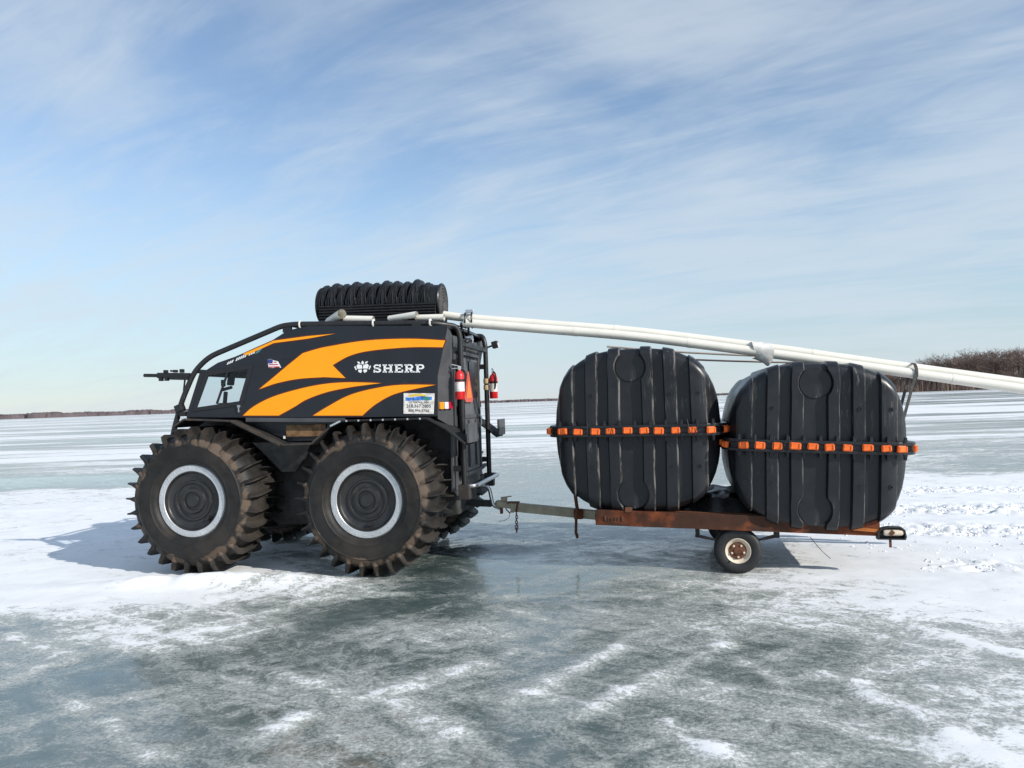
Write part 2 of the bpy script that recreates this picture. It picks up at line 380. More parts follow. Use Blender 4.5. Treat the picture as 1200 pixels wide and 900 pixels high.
# ------------------------------------------------------------------ frozen lake (one sheet to the horizon)
ICE_CTRL = [(-17.28,28.18,0.75),(-13.38,26.63,0.75),(-9.88,25.25,0.7),(-6.73,24.0,0.7),(-3.88,22.86,0.7),(-1.28,21.83,0.6),(1.09,20.89,0.6),(3.26,20.03,0.5),(5.26,19.23,0.5),(7.11,18.5,0.6),(8.82,17.82,0.75),(10.41,17.19,0.5),(-13.27,21.63,0.12),(-10.41,20.71,0.2),(-7.78,19.86,0.5),(-5.36,19.08,0.5),(-3.12,18.36,0.5),(-1.05,17.69,0.5),(0.88,17.06,0.4),(2.67,16.49,0.4),(4.35,15.94,0.4),(5.92,15.44,0.8),(7.39,14.96,0.95),(8.78,14.51,0.95),(-10.66,17.36,0.85),(-8.43,16.76,0.9),(-6.36,16.2,0.8),(-4.41,15.68,0.6),(-2.59,15.19,0.5),(-0.88,14.73,0.4),(0.72,14.29,0.35),(2.24,13.89,0.4),(3.67,13.5,0.6),(5.03,13.14,0.8),(6.31,12.79,1),(7.53,12.46,1),(-8.75,14.24,0.95),(-6.97,13.84,0.95),(-5.28,13.45,0.9),(-3.69,13.09,0.6),(-2.19,12.75,0.5),(-0.75,12.42,0.45),(0.6,12.11,0.4),(1.9,11.82,0.45),(3.13,11.54,0.6),(4.3,11.27,0.8),(5.42,11.01,1),(6.49,10.77,1),(-7.31,11.89,0.95),(-5.85,11.61,0.95),(-4.46,11.34,0.9),(-3.13,11.08,0.6),(-1.86,10.83,0.4),(-0.65,10.6,0.45),(0.51,10.37,0.45),(1.62,10.16,0.45),(2.69,9.95,0.6),(3.71,9.75,0.9),(4.7,9.56,1),(5.64,9.37,1),(-6.24,10.15,0.9),(-5.02,9.94,0.95),(-3.84,9.74,0.9),(-2.71,9.55,0.7),(-1.62,9.37,0.3),(-0.57,9.19,0.4),(0.43,9.02,0.4),(1.41,8.86,0.4),(2.34,8.7,0.5),(3.24,8.54,0.9),(4.12,8.4,1),(4.96,8.26,1),(-5.45,8.85,0.95),(-4.39,8.69,1),(-3.37,8.54,1),(-2.38,8.39,0.9),(-1.43,8.25,0.3),(-0.51,8.11,0.12),(0.38,7.98,0.35),(1.24,7.85,0.45),(2.07,7.73,0.6),(2.88,7.61,0.95),(3.66,7.49,1),(4.42,7.38,1),(-4.86,7.88,1),(-3.92,7.76,1),(-3.02,7.64,1),(-2.14,7.52,0.75),(-1.29,7.41,0.12),(-0.47,7.29,0.15),(0.33,7.19,0.35),(1.11,7.08,0.45),(1.87,6.98,0.65),(2.6,6.88,0.85),(3.31,6.79,0.95),(4.01,6.7,1),(-4.46,7.24,1),(-3.61,7.13,0.95),(-2.78,7.03,0.6),(-1.98,6.93,0.2),(-1.19,6.83,0.15),(-0.43,6.74,0.2),(0.31,6.65,0.4),(1.02,6.56,0.4),(1.72,6.47,0.55),(2.41,6.39,0.8),(3.07,6.31,0.9),(3.72,6.23,0.95),(-4.13,6.69,0.55),(-3.34,6.6,0.55),(-2.58,6.51,0.4),(-1.84,6.43,0.15),(-1.11,6.35,0.2),(-0.41,6.26,0.2),(0.28,6.19,0.4),(0.95,6.11,0.35),(1.6,6.03,0.45),(2.24,5.96,0.6),(2.86,5.89,0.6),(3.47,5.82,0.8),(-3.83,6.2,0.3),(-3.1,6.12,0.6),(-2.4,6.05,0.5),(-1.71,5.97,0.15),(-1.04,5.9,0.25),(-0.38,5.83,0.3),(0.26,5.76,0.35),(0.88,5.69,0.35),(1.49,5.63,0.3),(2.09,5.57,0.35),(2.67,5.5,0.4),(3.24,5.44,0.6),(-3.52,5.69,0.3),(-2.85,5.63,0.3),(-2.21,5.56,0.25),(-1.58,5.5,0.25),(-0.96,5.44,0.25),(-0.36,5.38,0.3),(0.23,5.32,0.4),(0.81,5.26,0.25),(1.37,5.21,0.3),(1.93,5.15,0.25),(2.47,5.1,0.4),(3.0,5.05,0.5),(-3.21,5.19,0.2),(-2.61,5.14,0.25),(-2.02,5.09,0.3),(-1.45,5.03,0.45),(-0.88,4.98,0.35),(-0.33,4.93,0.3),(0.21,4.88,0.3),(0.74,4.83,0.3),(1.26,4.79,0.3),(1.77,4.74,0.25),(2.27,4.7,0.4),(2.76,4.65,0.5),(-2.89,4.66,0.25),(-2.35,4.62,0.3),(-1.83,4.58,0.25),(-1.31,4.54,0.35),(-0.8,4.49,0.35),(-0.31,4.45,0.3),(0.18,4.41,0.35),(0.66,4.37,0.3),(1.13,4.34,0.4),(1.6,4.3,0.35),(2.05,4.26,0.45),(2.5,4.22,0.6),(-2.49,4.02,0.2),(-2.04,3.99,0.25),(-1.58,3.96,0.3),(-1.14,3.93,0.4),(-0.7,3.9,0.4),(-0.27,3.86,0.3),(0.15,3.83,0.3),(0.57,3.8,0.45),(0.98,3.78,0.4),(1.38,3.75,0.4),(1.78,3.72,0.5),(2.17,3.69,0.6),(-2.86,6.32,1.0),(-2.56,6.46,0.9),(-0.46,5.99,1.05),(-2.13,7.19,0.9),(-1.74,7.6,0.85),(2.67,4.21,0.72),(2.32,3.73,0.75)]
FROST_LINES = [(.17,4.18,1.44,5.44),(-.06,4.56,.69,5.42),(1.41,5.35,1.57,4.62),(2.0,4.45,2.2,3.73),(-2.3,5.63,-1.11,4.78),(-.98,4.64,-.06,5.4),(-.76,4.55,-.4,4.12),(-1.43,4.14,-1.27,4.41),(-4.12,6.23,-3.11,5.52),(-2.83,4.79,-1.83,3.93),(.76,4.14,.97,3.73),(1.64,5.15,1.99,4.65),(-2.0,7.02,-1.1,7.22),(-.37,6.97,1.13,6.77),(2.89,5.58,3.24,4.99),(-3.46,5.14,-3.31,5.45)]
def build_ground():
    gr = lambda a, st, k, lim: [a] if a > lim else [a] + gr(a + st, st * k, k, lim)
    xs = np.array(sorted([-v for v in gr(9.05, .08, 1.13, 9000)] + list(np.arange(-9, 9.01, .045)) + gr(9.05, .08, 1.13, 9000)))
    ys = np.array(sorted([-v + 2.4 for v in gr(.1, .1, 1.22, 9000)] + list(np.arange(2.4, 14, .045)) + gr(14, .06, 1.09, 9000)))
    X, Y = np.meshgrid(xs, ys); sh = X.shape
    num = np.full(sh, .6 * .02); den = np.full(sh, .02)
    near = (np.abs(X) < 40) & (Y > 1) & (Y < 45); xn = X[near]; yn = Y[near]
    wx = (fbm(xn * .8, yn * .8) - .47) * 1.1; wy = (fbm(xn * .8 + 50, yn * .8 + 9) - .47) * .7 + (fbm(xn * .17 + 5, yn * .3 + 2) - .47) * 5.5 * np.clip((yn - 9) / 8, 0, 1) * (yn / 14)
    nn = np.zeros(xn.shape); dd = np.zeros(xn.shape)
    for cx_, cy_, v in ICE_CTRL:
        w = np.exp(-((xn + wx - cx_) / (.10 * cy_)) ** 2 - ((yn + wy - cy_) / (.055 * cy_)) ** 2); nn += w * v; dd += w
    num[near] += nn; den[near] += dd
    S = num / den + .115 * np.clip((7.2 - Y) / 1.5, 0, 1) * (Y > 0)
    for (x0, y0, x1, y1) in FROST_LINES:
        dx, dy = x1 - x0, y1 - y0; L2 = dx * dx + dy * dy
        t = np.clip(((xn - x0) * dx + (yn - y0) * dy) / L2, 0, 1)
        d = np.hypot(xn + wx * .12 - x0 - t * dx, yn + wy * .12 - y0 - t * dy)
        add = np.zeros(sh); add[near] = .29 * np.exp(-(d / .085) ** 2) * np.clip(fbm(xn * 4, yn * 4) * 2.6 - .5, 0, 1); S = S + add
    far = np.clip((np.hypot(X, Y - 3) - 17) / 16, 0, 1); far = far * far * (3 - 2 * far)
    # relief: thin drifts, ridges by the wheels, churned tyre tracks on the snow at the right
    fine = (np.abs(X) < 12) & (Y > 2) & (Y < 16)
    Z = np.zeros(sh); x = X[fine]; y = Y[fine]; s = np.clip(S[fine], 0, 1.1)
    z = .020 * np.clip((s - .45) / .4, 0, 1) * (.4 + 1.2 * fbm(x * .9, y * 2.2)) + .008 * (fbm(x * 5, y * 7) - .47)
    z += .010 * np.clip(s - .2, 0, 1) * (fbm(x * 2.4 + 3, y * 6) - .47)
    rj = RNG.random(x.shape)
    def track(x0, y0, x1, y1, wd, amp, fade=.5):
        dx, dy = x1 - x0, y1 - y0; L = math.hypot(dx, dy); tt = ((x - x0) * dx + (y - y0) * dy) / L; d = np.abs((x - x0) * dy - (y - y0) * dx) / L
        m = np.exp(-(d / wd) ** 4) * np.clip(tt / fade, 0, 1) * np.clip((L - tt) / fade, 0, 1)
        lump = np.clip(fbm(x * 13, y * 13, 3) * 2.6 - .85, 0, 1)
        return m * amp * (lump - .35 - .55 * np.clip(np.sin((tt + d * .9) * 12) * 3 - 1.2, 0, 1) * np.exp(-((d - wd * .45) / (wd * .35)) ** 2) + .22 * (rj - .5))
    for a in ((5.2, 13.6, 12, 11.9, .45, .06), (4.6, 11.35, 12, 9.75, .52, .07), (4.0, 9.75, 11, 8.0, .46, .06), (3.9, 7.62, 8, 6.5, .30, .05)): z = z + track(*a)
    # pushed-up snow beside the front wheel and behind the far rear wheel
    for bx, by, rx, ry, hh in ((-2.45, 7.72, .75, .16, .085), (-3.55, 7.82, .9, .16, .085), (-1.75, 7.50, .5, .12, .03), (-.35, 9.3, .55, .3, .06), (-.45, 5.98, .2, .06, .012), (-2.8, 6.34, .35, .09, .012)):
        z += hh * np.exp(-((x - bx) / rx) ** 2 - ((y - by) / ry) ** 2) * (.5 + fbm(x * 4, y * 6))
    e = np.clip((12 - np.abs(x)) / 2, 0, 1) * np.clip((16 - y) / 1.5, 0, 1) * np.clip((y - 2) / .5, 0, 1)
    Z[fine] = z * e
    # the vehicle and the trailer stand on level ice
    for px_, py_ in CONTACTS:
        w = np.exp(-(np.hypot(X - px_, Y - py_) / .30) ** 2); Z = Z * (1 - w)
    ny, nx = sh; idx = np.arange(ny * nx).reshape(ny, nx)
    quads = np.stack([idx[:-1, :-1], idx[:-1, 1:], idx[1:, 1:], idx[1:, :-1]], -1).reshape(-1, 4)
    me = bpy.data.meshes.new('frozen_lake'); nq = len(quads)
    me.vertices.add(ny * nx); me.vertices.foreach_set('co', np.stack([X, Y, Z], -1).ravel().astype(np.float32))
    me.loops.add(nq * 4); me.loops.foreach_set('vertex_index', quads.ravel().astype(np.int32))
    me.polygons.add(nq); me.polygons.foreach_set('loop_start', np.arange(0, nq * 4, 4, dtype=np.int32)); me.polygons.foreach_set('loop_total', np.full(nq, 4, np.int32))
    me.polygons.foreach_set('use_smooth', np.ones(nq, bool)); me.update(calc_edges=True); me.validate()
    for nm, arr in (('snow', S), ('far', far)):
        at = me.attributes.new(nm, 'FLOAT', 'POINT'); at.data.foreach_set('value', arr.ravel().astype(np.float32))
    me.materials.append(M['ice']); o = bpy.data.objects.new('frozen_lake', me); COL.objects.link(o); tag(o, kind='structure')
V_LOC = Vector((-1.28, 9.08, 0)); V_YAW = R(170); T_LOC = Vector((-.193, 8.888, 0)); T_YAW = R(-12)
VM = Matrix.Translation(V_LOC) @ Matrix.Rotation(V_YAW, 4, 'Z'); TM = Matrix.Translation(T_LOC) @ Matrix.Rotation(T_YAW, 4, 'Z')
CONTACTS = [tuple((VM @ Vector((x, y, 0)))[:2]) for x in (.065, 2.022) for y in (.95, -.95)] + [tuple((TM @ Vector((2.575, y, 0)))[:2]) for y in (-.78, .78)]
build_ground()

# ------------------------------------------------------------------ far shores
def bare_tree_mesh(seed, h):
    rnd = random.Random(seed); tr = MB(); cr = MB()
    def blade(a, b, w):
        d = (b - a); sd = d.cross(Vector((rnd.uniform(-1, 1), rnd.uniform(-1, 1), .2))).normalized() * w
        cr.add([a - sd, a + sd, b], [(0, 1, 2)])
    def grow_(p, d, L, r, lev):
        q = p + d * L
        if lev <= 1: tr.tube([p, (p + q) / 2 + Vector((rnd.uniform(-1, 1), rnd.uniform(-1, 1), 0)) * L * .05, q], [r, r * .85, r * .65], 5, caps=False)
        else:
            for k in range(2):
                sd = d.cross(Vector((rnd.uniform(-1, 1), rnd.uniform(-1, 1), .3))).normalized() * r
                cr.add([p - sd, p + sd, q + sd * .5, q - sd * .5], [(0, 1, 2, 3)])
        if lev >= 4:
            for k in range(4):
                e = (d + Vector((rnd.uniform(-1, 1), rnd.uniform(-1, 1), rnd.uniform(-.5, .9))) * .8).normalized(); blade(p + d * L * rnd.uniform(.2, 1), q + e * L * rnd.uniform(.5, 1.1), .035)
            return
        for k in range({0: 6, 1: 4, 2: 4, 3: 3}[lev]):
            t = rnd.uniform(.45, 1) if lev else rnd.uniform(.3, 1)
            e = (d * .7 + Vector((rnd.uniform(-1, 1), rnd.uniform(-1, 1), rnd.uniform(-.1, .55)))).normalized()
            grow_(p + d * L * t, e, L * rnd.uniform(.5, .72), r * .5, lev + 1)
    grow_(Vector((0, 0, -.5)), Vector((rnd.uniform(-.06, .06), rnd.uniform(-.06, .06), 1)).normalized(), h * .45, h * .018, 0)
    return tr, cr
def build_wood():
    # slope of the wooded point: snow-covered rise behind the shore line
    def top(s): return 6.5 * min(1, max(0, s / 45)) 
    ptn = lambda s, d: Vector((222 + s * .86 + d * .42, 432 - s * .30 + d * .95, 0))
    b = MB(); n = 40
    for i in range(n):
        s = -26 + i * 8.0
        prof = [(0, -.3), (6, .25 + .3 * vnoise(np.array(i * .7), np.array(3.)).item()), (22, top(s) * .55), (48, top(s)), (110, top(s) * 1.1)]
        for d, z in prof: p = ptn(s, d); b.v.append((p.x, p.y, z if i else -.3))
    for i in range(n - 1):
        for k in range(4): b.f.append((i * 5 + k, (i + 1) * 5 + k, (i + 1) * 5 + k + 1, i * 5 + k + 1))
    tag(b.build('shore_bank', simple('leaf_litter_bank', (.10, .072, .058), .95, 0, .35, .12), smooth=True), kind='structure')
    protos = []
    for k in range(6):
        tr, cr = bare_tree_mesh(100 + k, 16 + k * .7); e = empty('bare_tree'); tr.build('trunk', 'bark_dark', e); cr.build('crown', 'bark' if k % 2 else 'bark_dark', e)
        protos.append(e)
    rnd = random.Random(5); cnt = 0
    for i in range(150):
        s = -22 + (i / 150) * 225 + rnd.uniform(-2, 2); d = rnd.choice((8, 16, 26, 38, 50)) + rnd.uniform(-4, 4); p = ptn(s, d)
        z = top(s) * min(1, d / 48) * .9; sc = (.60 + .40 * min(1, (s + 22) / 45)) * rnd.uniform(.95, 1.4)
        o = protos[i] if i < 6 else copy_tree(protos[rnd.randrange(6)])
        o.location = (p.x, p.y, z - .1); o.rotation_euler = (0, 0, rnd.uniform(0, 6.28)); o.scale = (sc * 1.15, sc * 1.15, sc)
        tag(o, 'leafless brown tree among others on the wooded point across the ice', 'tree', 'bare trees on the wooded point')
    # undergrowth that reads as one mass
    q = MB(); rr = np.random.default_rng(3)
    for i in range(20000):
        s = rr.uniform(-23, 240); d = rr.uniform(1, 56); p = ptn(s, d); z = top(s) * min(1, d / 48) * .9
        h = rr.uniform(1.5, 11) * (.6 + .5 * min(1, (s + 18) / 40)); w = rr.uniform(.05, .20); a = rr.uniform(0, 6.28); dx, dy = math.cos(a) * w, math.sin(a) * w; lx, ly = rr.normal(0, .8, 2)
        q.add([(p.x - dx, p.y - dy, z - .2), (p.x + dx, p.y + dy, z - .2), (p.x + lx, p.y + ly, z + h)], [(0, 1, 2)])
    tag(q.build('undergrowth', 'bark'), 'tangled brown undergrowth under the bare trees on the wooded point', 'undergrowth', kind='stuff')
build_wood()
def build_far_shore():
    rr = np.random.default_rng(9); q = MB()
    for i in range(5200):
        t = i / 5200; ang = R(-58) + t * R(84); rd = 1450 + 2700 * max(0, (t - .22) / .78) ** .8 + rr.uniform(0, 70)
        x, y = math.sin(ang) * rd, math.cos(ang) * rd; h = 11.5 * rr.uniform(.72, 1.1) * (.85 + .3 * vnoise(np.array(t * 90), np.array(2.)).item()); w = rr.uniform(5, 11)
        k = 5; ring = [(x + math.cos(j * 2 * math.pi / k) * w, y + math.sin(j * 2 * math.pi / k) * w) for j in range(k)]
        vs = [(a, b_, -.5) for a, b_ in ring] + [(a + rr.normal(0, 1), b_, h * rr.uniform(.6, .85)) for a, b_ in ring] + [(x, y, h)]
        q.add(vs, [(j, (j + 1) % k, (j + 1) % k + k, j + k) for j in range(k)] + [(j + k, (j + 1) % k + k, 2 * k) for j in range(k)])
    tag(q.build('far_shore_woods', 'far_wood'), 'low purple brown line of woods along the far lake shore', 'woods', kind='stuff')
build_far_shore()

# ------------------------------------------------------------------ amphibious vehicle (local: x forward, y towards its left side, z up)
veh = empty('amphibious_vehicle', V_LOC, (0, 0, V_YAW))
tag(veh, 'black all terrain vehicle with orange stripes and four huge muddy paddle tyres', 'vehicle')
SIDE = lambda z: .95 - .05 * (z - 1.6)

def make_wheel():
    hub = MB()
    pr = [(.200, .318), (.249, .314), (.246, .304), (.226, .298), (.212, .286), (.210, .215), (.226, .207), (.228, .190), (.213, .182), (.213, .140), (.234, .130), (.236, .098), (.222, .090), (.224, .070), (.240, .062), (.240, .0)]
    hub.lathe(pr, 64)
    back = [(-.20, .0), (-.20, .385), (-.22, .385)]
    hub.lathe(back, 48)
    w = hub.build('wheel', 'hub', None, True, auto=50)
    t = MB()
    half = [(.205, .372), (.245, .388), (.276, .410), (.290, .445), (.2955, .452), (.2935, .462), (.300, .53), (.297, .578), (.3005, .586), (.294, .594), (.282, .625), (.262, .655), (.232, .682), (.18, .702), (.10, .712), (0, .715)]
    half = smooth2(half, 2)
    prof = half + [(-y, r) for y, r in half[-2::-1]]
    t.lathe(prof, 96)
    N = 29
    for k in range(N):
        for sgn in (1, -1):
            th0 = 2 * math.pi * (k + (0 if sgn > 0 else .5)) / N
            st = [(.290, .600, .608, .006), (.290, .622, .650, .016), (.284, .645, .705, .024), (.266, .668, .758, .029), (.21, .690, .782, .030), (.12, .706, .784, .028), (.02, .713, .780, .026), (-.05, .712, .772, .020)]
            vs = []
            for y, rb, rt, hw in st:
                rb -= .012; th = th0 + .05 * (y / .3 - .5)
                for r, off in ((rb, -hw * 1.15), (rb * .45 + rt * .55, -hw * .42), (rt, -.008), (rt, .006), (rb * .45 + rt * .55, hw * .30), (rb, hw * .85)):
                    a = th + off / r; vs.append((r * math.cos(a), y * sgn, r * math.sin(a)))
            m = 6; fs = []
            for i in range(len(st) - 1):
                for j in range(m - 1): fs.append((i * m + j, i * m + j + 1, (i + 1) * m + j + 1, (i + 1) * m + j))
            fs += [tuple(range(m)), tuple((len(st) - 1) * m + j for j in range(m))]
            t.add(vs, fs)
    tb = t.build('tyre', 'tyre', w, True, auto=32)
    ring = MB(); ring.lathe([(.195, .312), (.246, .313), (.252, .320), (.252, .376), (.242, .387), (.200, .388), (.195, .312)], 64)
    ring.build('beadlock_ring', 'alloy', w, True, auto=30)
    bl = MB()
    for k in range(24):
        a = 2 * math.pi * k / 24; bl.lathe([(0, .0075), (.005, .0075), (.006, .004), (.006, 0)], 6, 'y', (.354 * math.cos(a), .251, .354 * math.sin(a)))
    tag(bl.build('bolts', 'alloy', w), kind='stuff')
    vl = MB(); vl.box((.03, .222, -.245), (.05, .03, .03)); vl.build('valve', 'black_part', w, bevel=.004)
    return w
wheel = make_wheel()
for i, (x, z) in enumerate(((.040, .790), (1.998, .803))):
    for sgn in (1, -1):
        w = wheel if (i == 0 and sgn == 1) else copy_tree(wheel)
        w.parent = veh; w.location = (x, .930 * sgn, z); w.scale = (1.012, 1.17, 1.012); w.rotation_euler = (0, R(37 * i + 11 * sgn), 0 if sgn > 0 else math.pi)

# cab sides with window openings
OUT = [(2.21, 1.697), (2.037, 2.185), (1.841, 2.291), (1.636, 2.349), (1.23, 2.491), (1.01, 2.610), (.781, 2.650), (-.796, 2.574), (-.676, 2.053), (-.669, 1.624), (.36, 1.640), (1.53, 1.672)]
WIN = [(2.107, 1.789), (1.965, 2.170), (1.453, 2.215), (1.564, 1.838)]
def sfn(sgn, off=0., th=.03):
    return lambda x, z, w: (x, sgn * (SIDE(z) + off - (th if w else 0)), z)
STRIPES = [
    smooth2([(1.341, 1.98), (1.18, 2.098), (1.01, 2.225), (.832, 2.352)], 3)[:-1] + smooth2([(.832, 2.352), (.70, 2.384), (.537, 2.413), (.1, 2.458), (-.375, 2.454), (-.766, 2.418)]) + smooth2([(-.737, 2.347), (-.373, 2.363), (.054, 2.346), (.295, 2.301), (.489, 2.208)]) + [(.345, 2.064)] + smooth2([(.588, 2.083), (.882, 2.075), (1.131, 2.038), (1.30, 1.992)]),
    smooth2([(1.533, 1.697), (1.402, 1.795), (1.181, 1.891), (.883, 1.964), (.588, 2.009), (.297, 2.017), (-.057, 1.995)]) + smooth2([(.249, 1.969), (.54, 1.924), (.785, 1.85), (.933, 1.772), (1.112, 1.685)]),
    smooth2([(.717, 1.673), (.541, 1.769), (.298, 1.88), (.011, 1.943), (-.274, 1.969), (-.652, 1.955)]) + smooth2([(-.46, 1.926), (-.197, 1.872), (.012, 1.77), (.157, 1.657)]),
    [(1.534, 2.375), (1.40, 2.422), (1.17, 2.505), (.782, 2.536), (.457, 2.548), (.782, 2.508), (1.17, 2.479), (1.483, 2.361)]]
def slab_letters():
    # white slab-serif word, unit height, returns list of polygons (u to the reader's right)
    P = []; rect = lambda a, b, c, d: P.append([(a, b), (c, b), (c, d), (a, d)])
    st, sf = .24, .17
    # S
    x = 0
    arc = lambda cx, cy, rx, ry, a0, a1, n=8: [(cx + rx * math.cos(R(a0 + (a1 - a0) * k / n)), cy + ry * math.sin(R(a0 + (a1 - a0) * k / n))) for k in range(n + 1)]
    P.append(arc(.33, .72, .33, .28, 20, 270) + arc(.33, .74, .16, .10, 270, 40))
    P.append(arc(.42, .28, .38, .28, 90, -160) + arc(.42, .27, .16, .11, -160, 90))
    rect(.10, .43, .60, .60); rect(.60, .66, .75, 1.0); rect(0, 0, .14, .34)
    # H
    x = .98
    for a in (x, x + .62):
        rect(a + .07, 0, a + .07 + st, 1)
        for b in (0, 1 - sf): rect(a - .03, b, a + .41, b + sf)
    rect(x + .2, .42, x + .8, .60)
    # E
    x = 2.20
    rect(x + .07, 0, x + .07 + st, 1); rect(x - .02, 0, x + .86, sf); rect(x - .02, 1 - sf, x + .82, 1); rect(x + .2, .42, x + .62, .59); rect(x + .70, 0, x + .86, .36); rect(x + .68, .66, x + .82, 1)
    # R and P
    for x, leg in ((3.24, True), (4.36, False)):
        rect(x + .07, 0, x + .07 + st, 1); rect(x - .03, 0, x + .43, sf); rect(x - .03, 1 - sf, x + .5, 1)
        P.append([(x + .45, .40)] + arc(x + .55, .70, .32, .30, -90, 90) + [(x + .45, 1.0)] + [(x + .45, .83)] + arc(x + .53, .70, .13, .13, 90, -90) + [(x + .45, .57)])
        rect(x + .25, .40, x + .5, .57)
        if leg: P.append([(x + .42, .45), (x + .68, .45), (x + .92, 0), (x + .60, 0)]); rect(x + .60, 0, x + 1.0, sf)
    return P, 5.25
def paw_emblem():
    P = []
    for s in (-1, 1):
        P.append([(s * .02, .10), (s * .42, .06), (s * .52, .40), (s * .40, .62), (s * .06, .50)])
        P.append([(s * .08, -.02), (s * .38, -.04), (s * .34, -.30), (s * .14, -.42), (s * .05, -.20)])
        P.append([(s * .16, .66), (s * .36, .68), (s * .46, .92), (s * .28, .90)])
        P.append([(s * .48, .02), (s * .62, .44), (s * .70, .30), (s * .56, -.08)])
    P.append([(-.09, .58), (.09, .58), (.10, .86), (0, 1.0), (-.10, .86)])
    return P
def make_side(sgn):
    p = MB().sheet(OUT, [WIN], sfn(sgn), .03).build('cab_side', 'body', veh, bevel=.004)
    gl = MB().sheet(grow(WIN, -.006), [], sfn(sgn, -.012)).build('window_pane', 'glass', p)
    fr = MB(); fr.sheet(grow(WIN, .03), [grow(WIN, -.012)], sfn(sgn, .008, .02), .02)
    a, b = (1.85, 1.835), (1.715, 2.19)
    fr.bar((a[0], sgn * (SIDE(a[1]) - .002), a[1]), (b[0], sgn * (SIDE(b[1]) - .002), b[1]), .02, .022, (0, 1, 0)); fr.build('window_frame', 'black_part', p, bevel=.003)
    for i, s in enumerate(STRIPES):
        MB().sheet(grow(s, .012), [], sfn(sgn, .003)).build('stripe_outline', 'maroon_vinyl', p)
        MB().sheet(s, [], sfn(sgn, .006)).build('stripe', 'orange_vinyl', p)
    seam = MB(); seam.bar((1.08, sgn * (SIDE(2.3) + .001), 2.30), (.30, sgn * (SIDE(2.29) + .001), 2.285), .006, .006, (0, 1, 0)); seam.build('panel_seam', 'black_part', p)
    # lettering
    P, W = slab_letters(); L = MB(); kx = -.562 / W; kz = .088
    def put(mb, poly, u0, z0, su, sz, off):
        mb.sheet([(u0 + sgn * 0 + u * su, z0 + v * sz) for u, v in poly], [], sfn(sgn, off))
    d = 1 if sgn > 0 else -1
    u0 = .028 if sgn > 0 else -.537
    for poly in P: put(L, poly, u0, 2.110, kx * d, kz, .0045)
    L2 = L.build('lettering', 'white_vinyl', p)
    for v in L2.data.vertices: v.co.z += -.04 * (.028 - v.co.x) * .95
    E_ = MB()
    for poly in paw_emblem(): put(E_, poly, .150, 2.150, -.135 * d, .092, .0045)
    E_.build('paw_emblem', 'white_vinyl', p)
    # company placard
    sg = [(-.303, 1.880), (-.640, 1.866), (-.626, 1.650), (-.297, 1.662)]
    pl = MB().sheet(sg, [], sfn(sgn, .009, .006), .006).build('placard', 'label_white', p, bevel=.002)
    def line(txt, size, zc_, mat):
        vs, fs = text_mesh(txt, size); mb = MB(); mb.add([(-.467 - u * d, sgn * (SIDE(zc_) + .0105), zc_ + v + .04 * (-u * d)) for u, v in vs], fs); return mb.build('print', mat, p)
    line('218.367.2805', .050, 1.722, 'black_print'); line('800.996.5760', .042, 1.677, 'black_print'); line('OTTERTAIL, MN', .030, 1.768, 'black_print')
    yb = [(-.36 - .0225 * k, 1.858 + .008 * math.sin(k * .4)) for k in range(9)] + [(-.36 - .0225 * k, 1.838 + .008 * math.sin(k * .4)) for k in range(8, -1, -1)]
    MB().sheet(yb, [], sfn(sgn, .0105)).build('print', 'yellow_print', p)
    bb = [(-.325 - .026 * k, 1.836 - .006 * math.sin(k * .7)) for k in range(12)] + [(-.325 - .026 * k, 1.798) for k in range(11, -1, -1)]
    MB().sheet(bb, [], sfn(sgn, .0105)).build('print', 'blue_print', p)
    MB().sheet([(-.555 + .028 * math.cos(a), 1.815 + .022 * math.sin(a)) for a in np.linspace(0, 5.5, 8)], [], sfn(sgn, .012)).build('print', 'green_print', p)
    # flag sticker
    fl = [(1.245, 2.300), (1.21, 2.306), (1.17, 2.288), (1.12, 2.275), (1.083, 2.205), (1.13, 2.214), (1.18, 2.206), (1.232, 2.212)]
    MB().sheet(fl, [], sfn(sgn, .003)).build('flag_sticker', 'white_vinyl', p)
    MB().sheet([(1.243, 2.299), (1.21, 2.304), (1.180, 2.292), (1.184, 2.256), (1.239, 2.256)], [], sfn(sgn, .0042)).build('flag_canton', 'flag_blue', p)
    fs = MB()
    for k in range(3):
        z = 2.212 + k * .026; fs.sheet([(1.228 if k < 2 else 1.17, z), (1.10 + .018 * k, z - .002), (1.105 + .018 * k, z + .010), (1.229 if k < 2 else 1.17, z + .011)], [], sfn(sgn, .0044))
    fs.build('flag_stripe', 'flag_red', p)
    # slanted white lettering along the brow
    br = MB()
    for k in range(13):
        if k in (3, 9): continue
        t = k / 13; x = 1.730 - .34 * t; z = 2.262 + .118 * t; hh = .030 + .012 * t
        br.sheet([(x, z), (x - .017, z + .005), (x - .034, z + hh + .006), (x - .017, z + hh)], [], sfn(sgn, .004))
    br.build('brow_lettering', 'white_vinyl', p)
    MB().sheet([(1.395, 2.365), (1.345, 2.385), (1.29, 2.44), (1.345, 2.425)], [], sfn(sgn, .004)).build('sticker', 'teal_print', p)
    lt = MB(); lt.box((1.575, sgn * (SIDE(1.8) + .012), 1.800), (.035, .03, .030)); lt.box((1.578, sgn * (SIDE(1.76) + .010), 1.760), (.016, .022, .06)); lt.build('latch', 'steel', p, bevel=.004)
    # sill strip under the side
    si = MB().bar((1.50, sgn * .935, 1.648), (.36, sgn * .935, 1.612), .05, .045).build('sill', 'grey_panel', veh, bevel=.006)
    return p
for sgn in (1, -1): make_side(sgn)

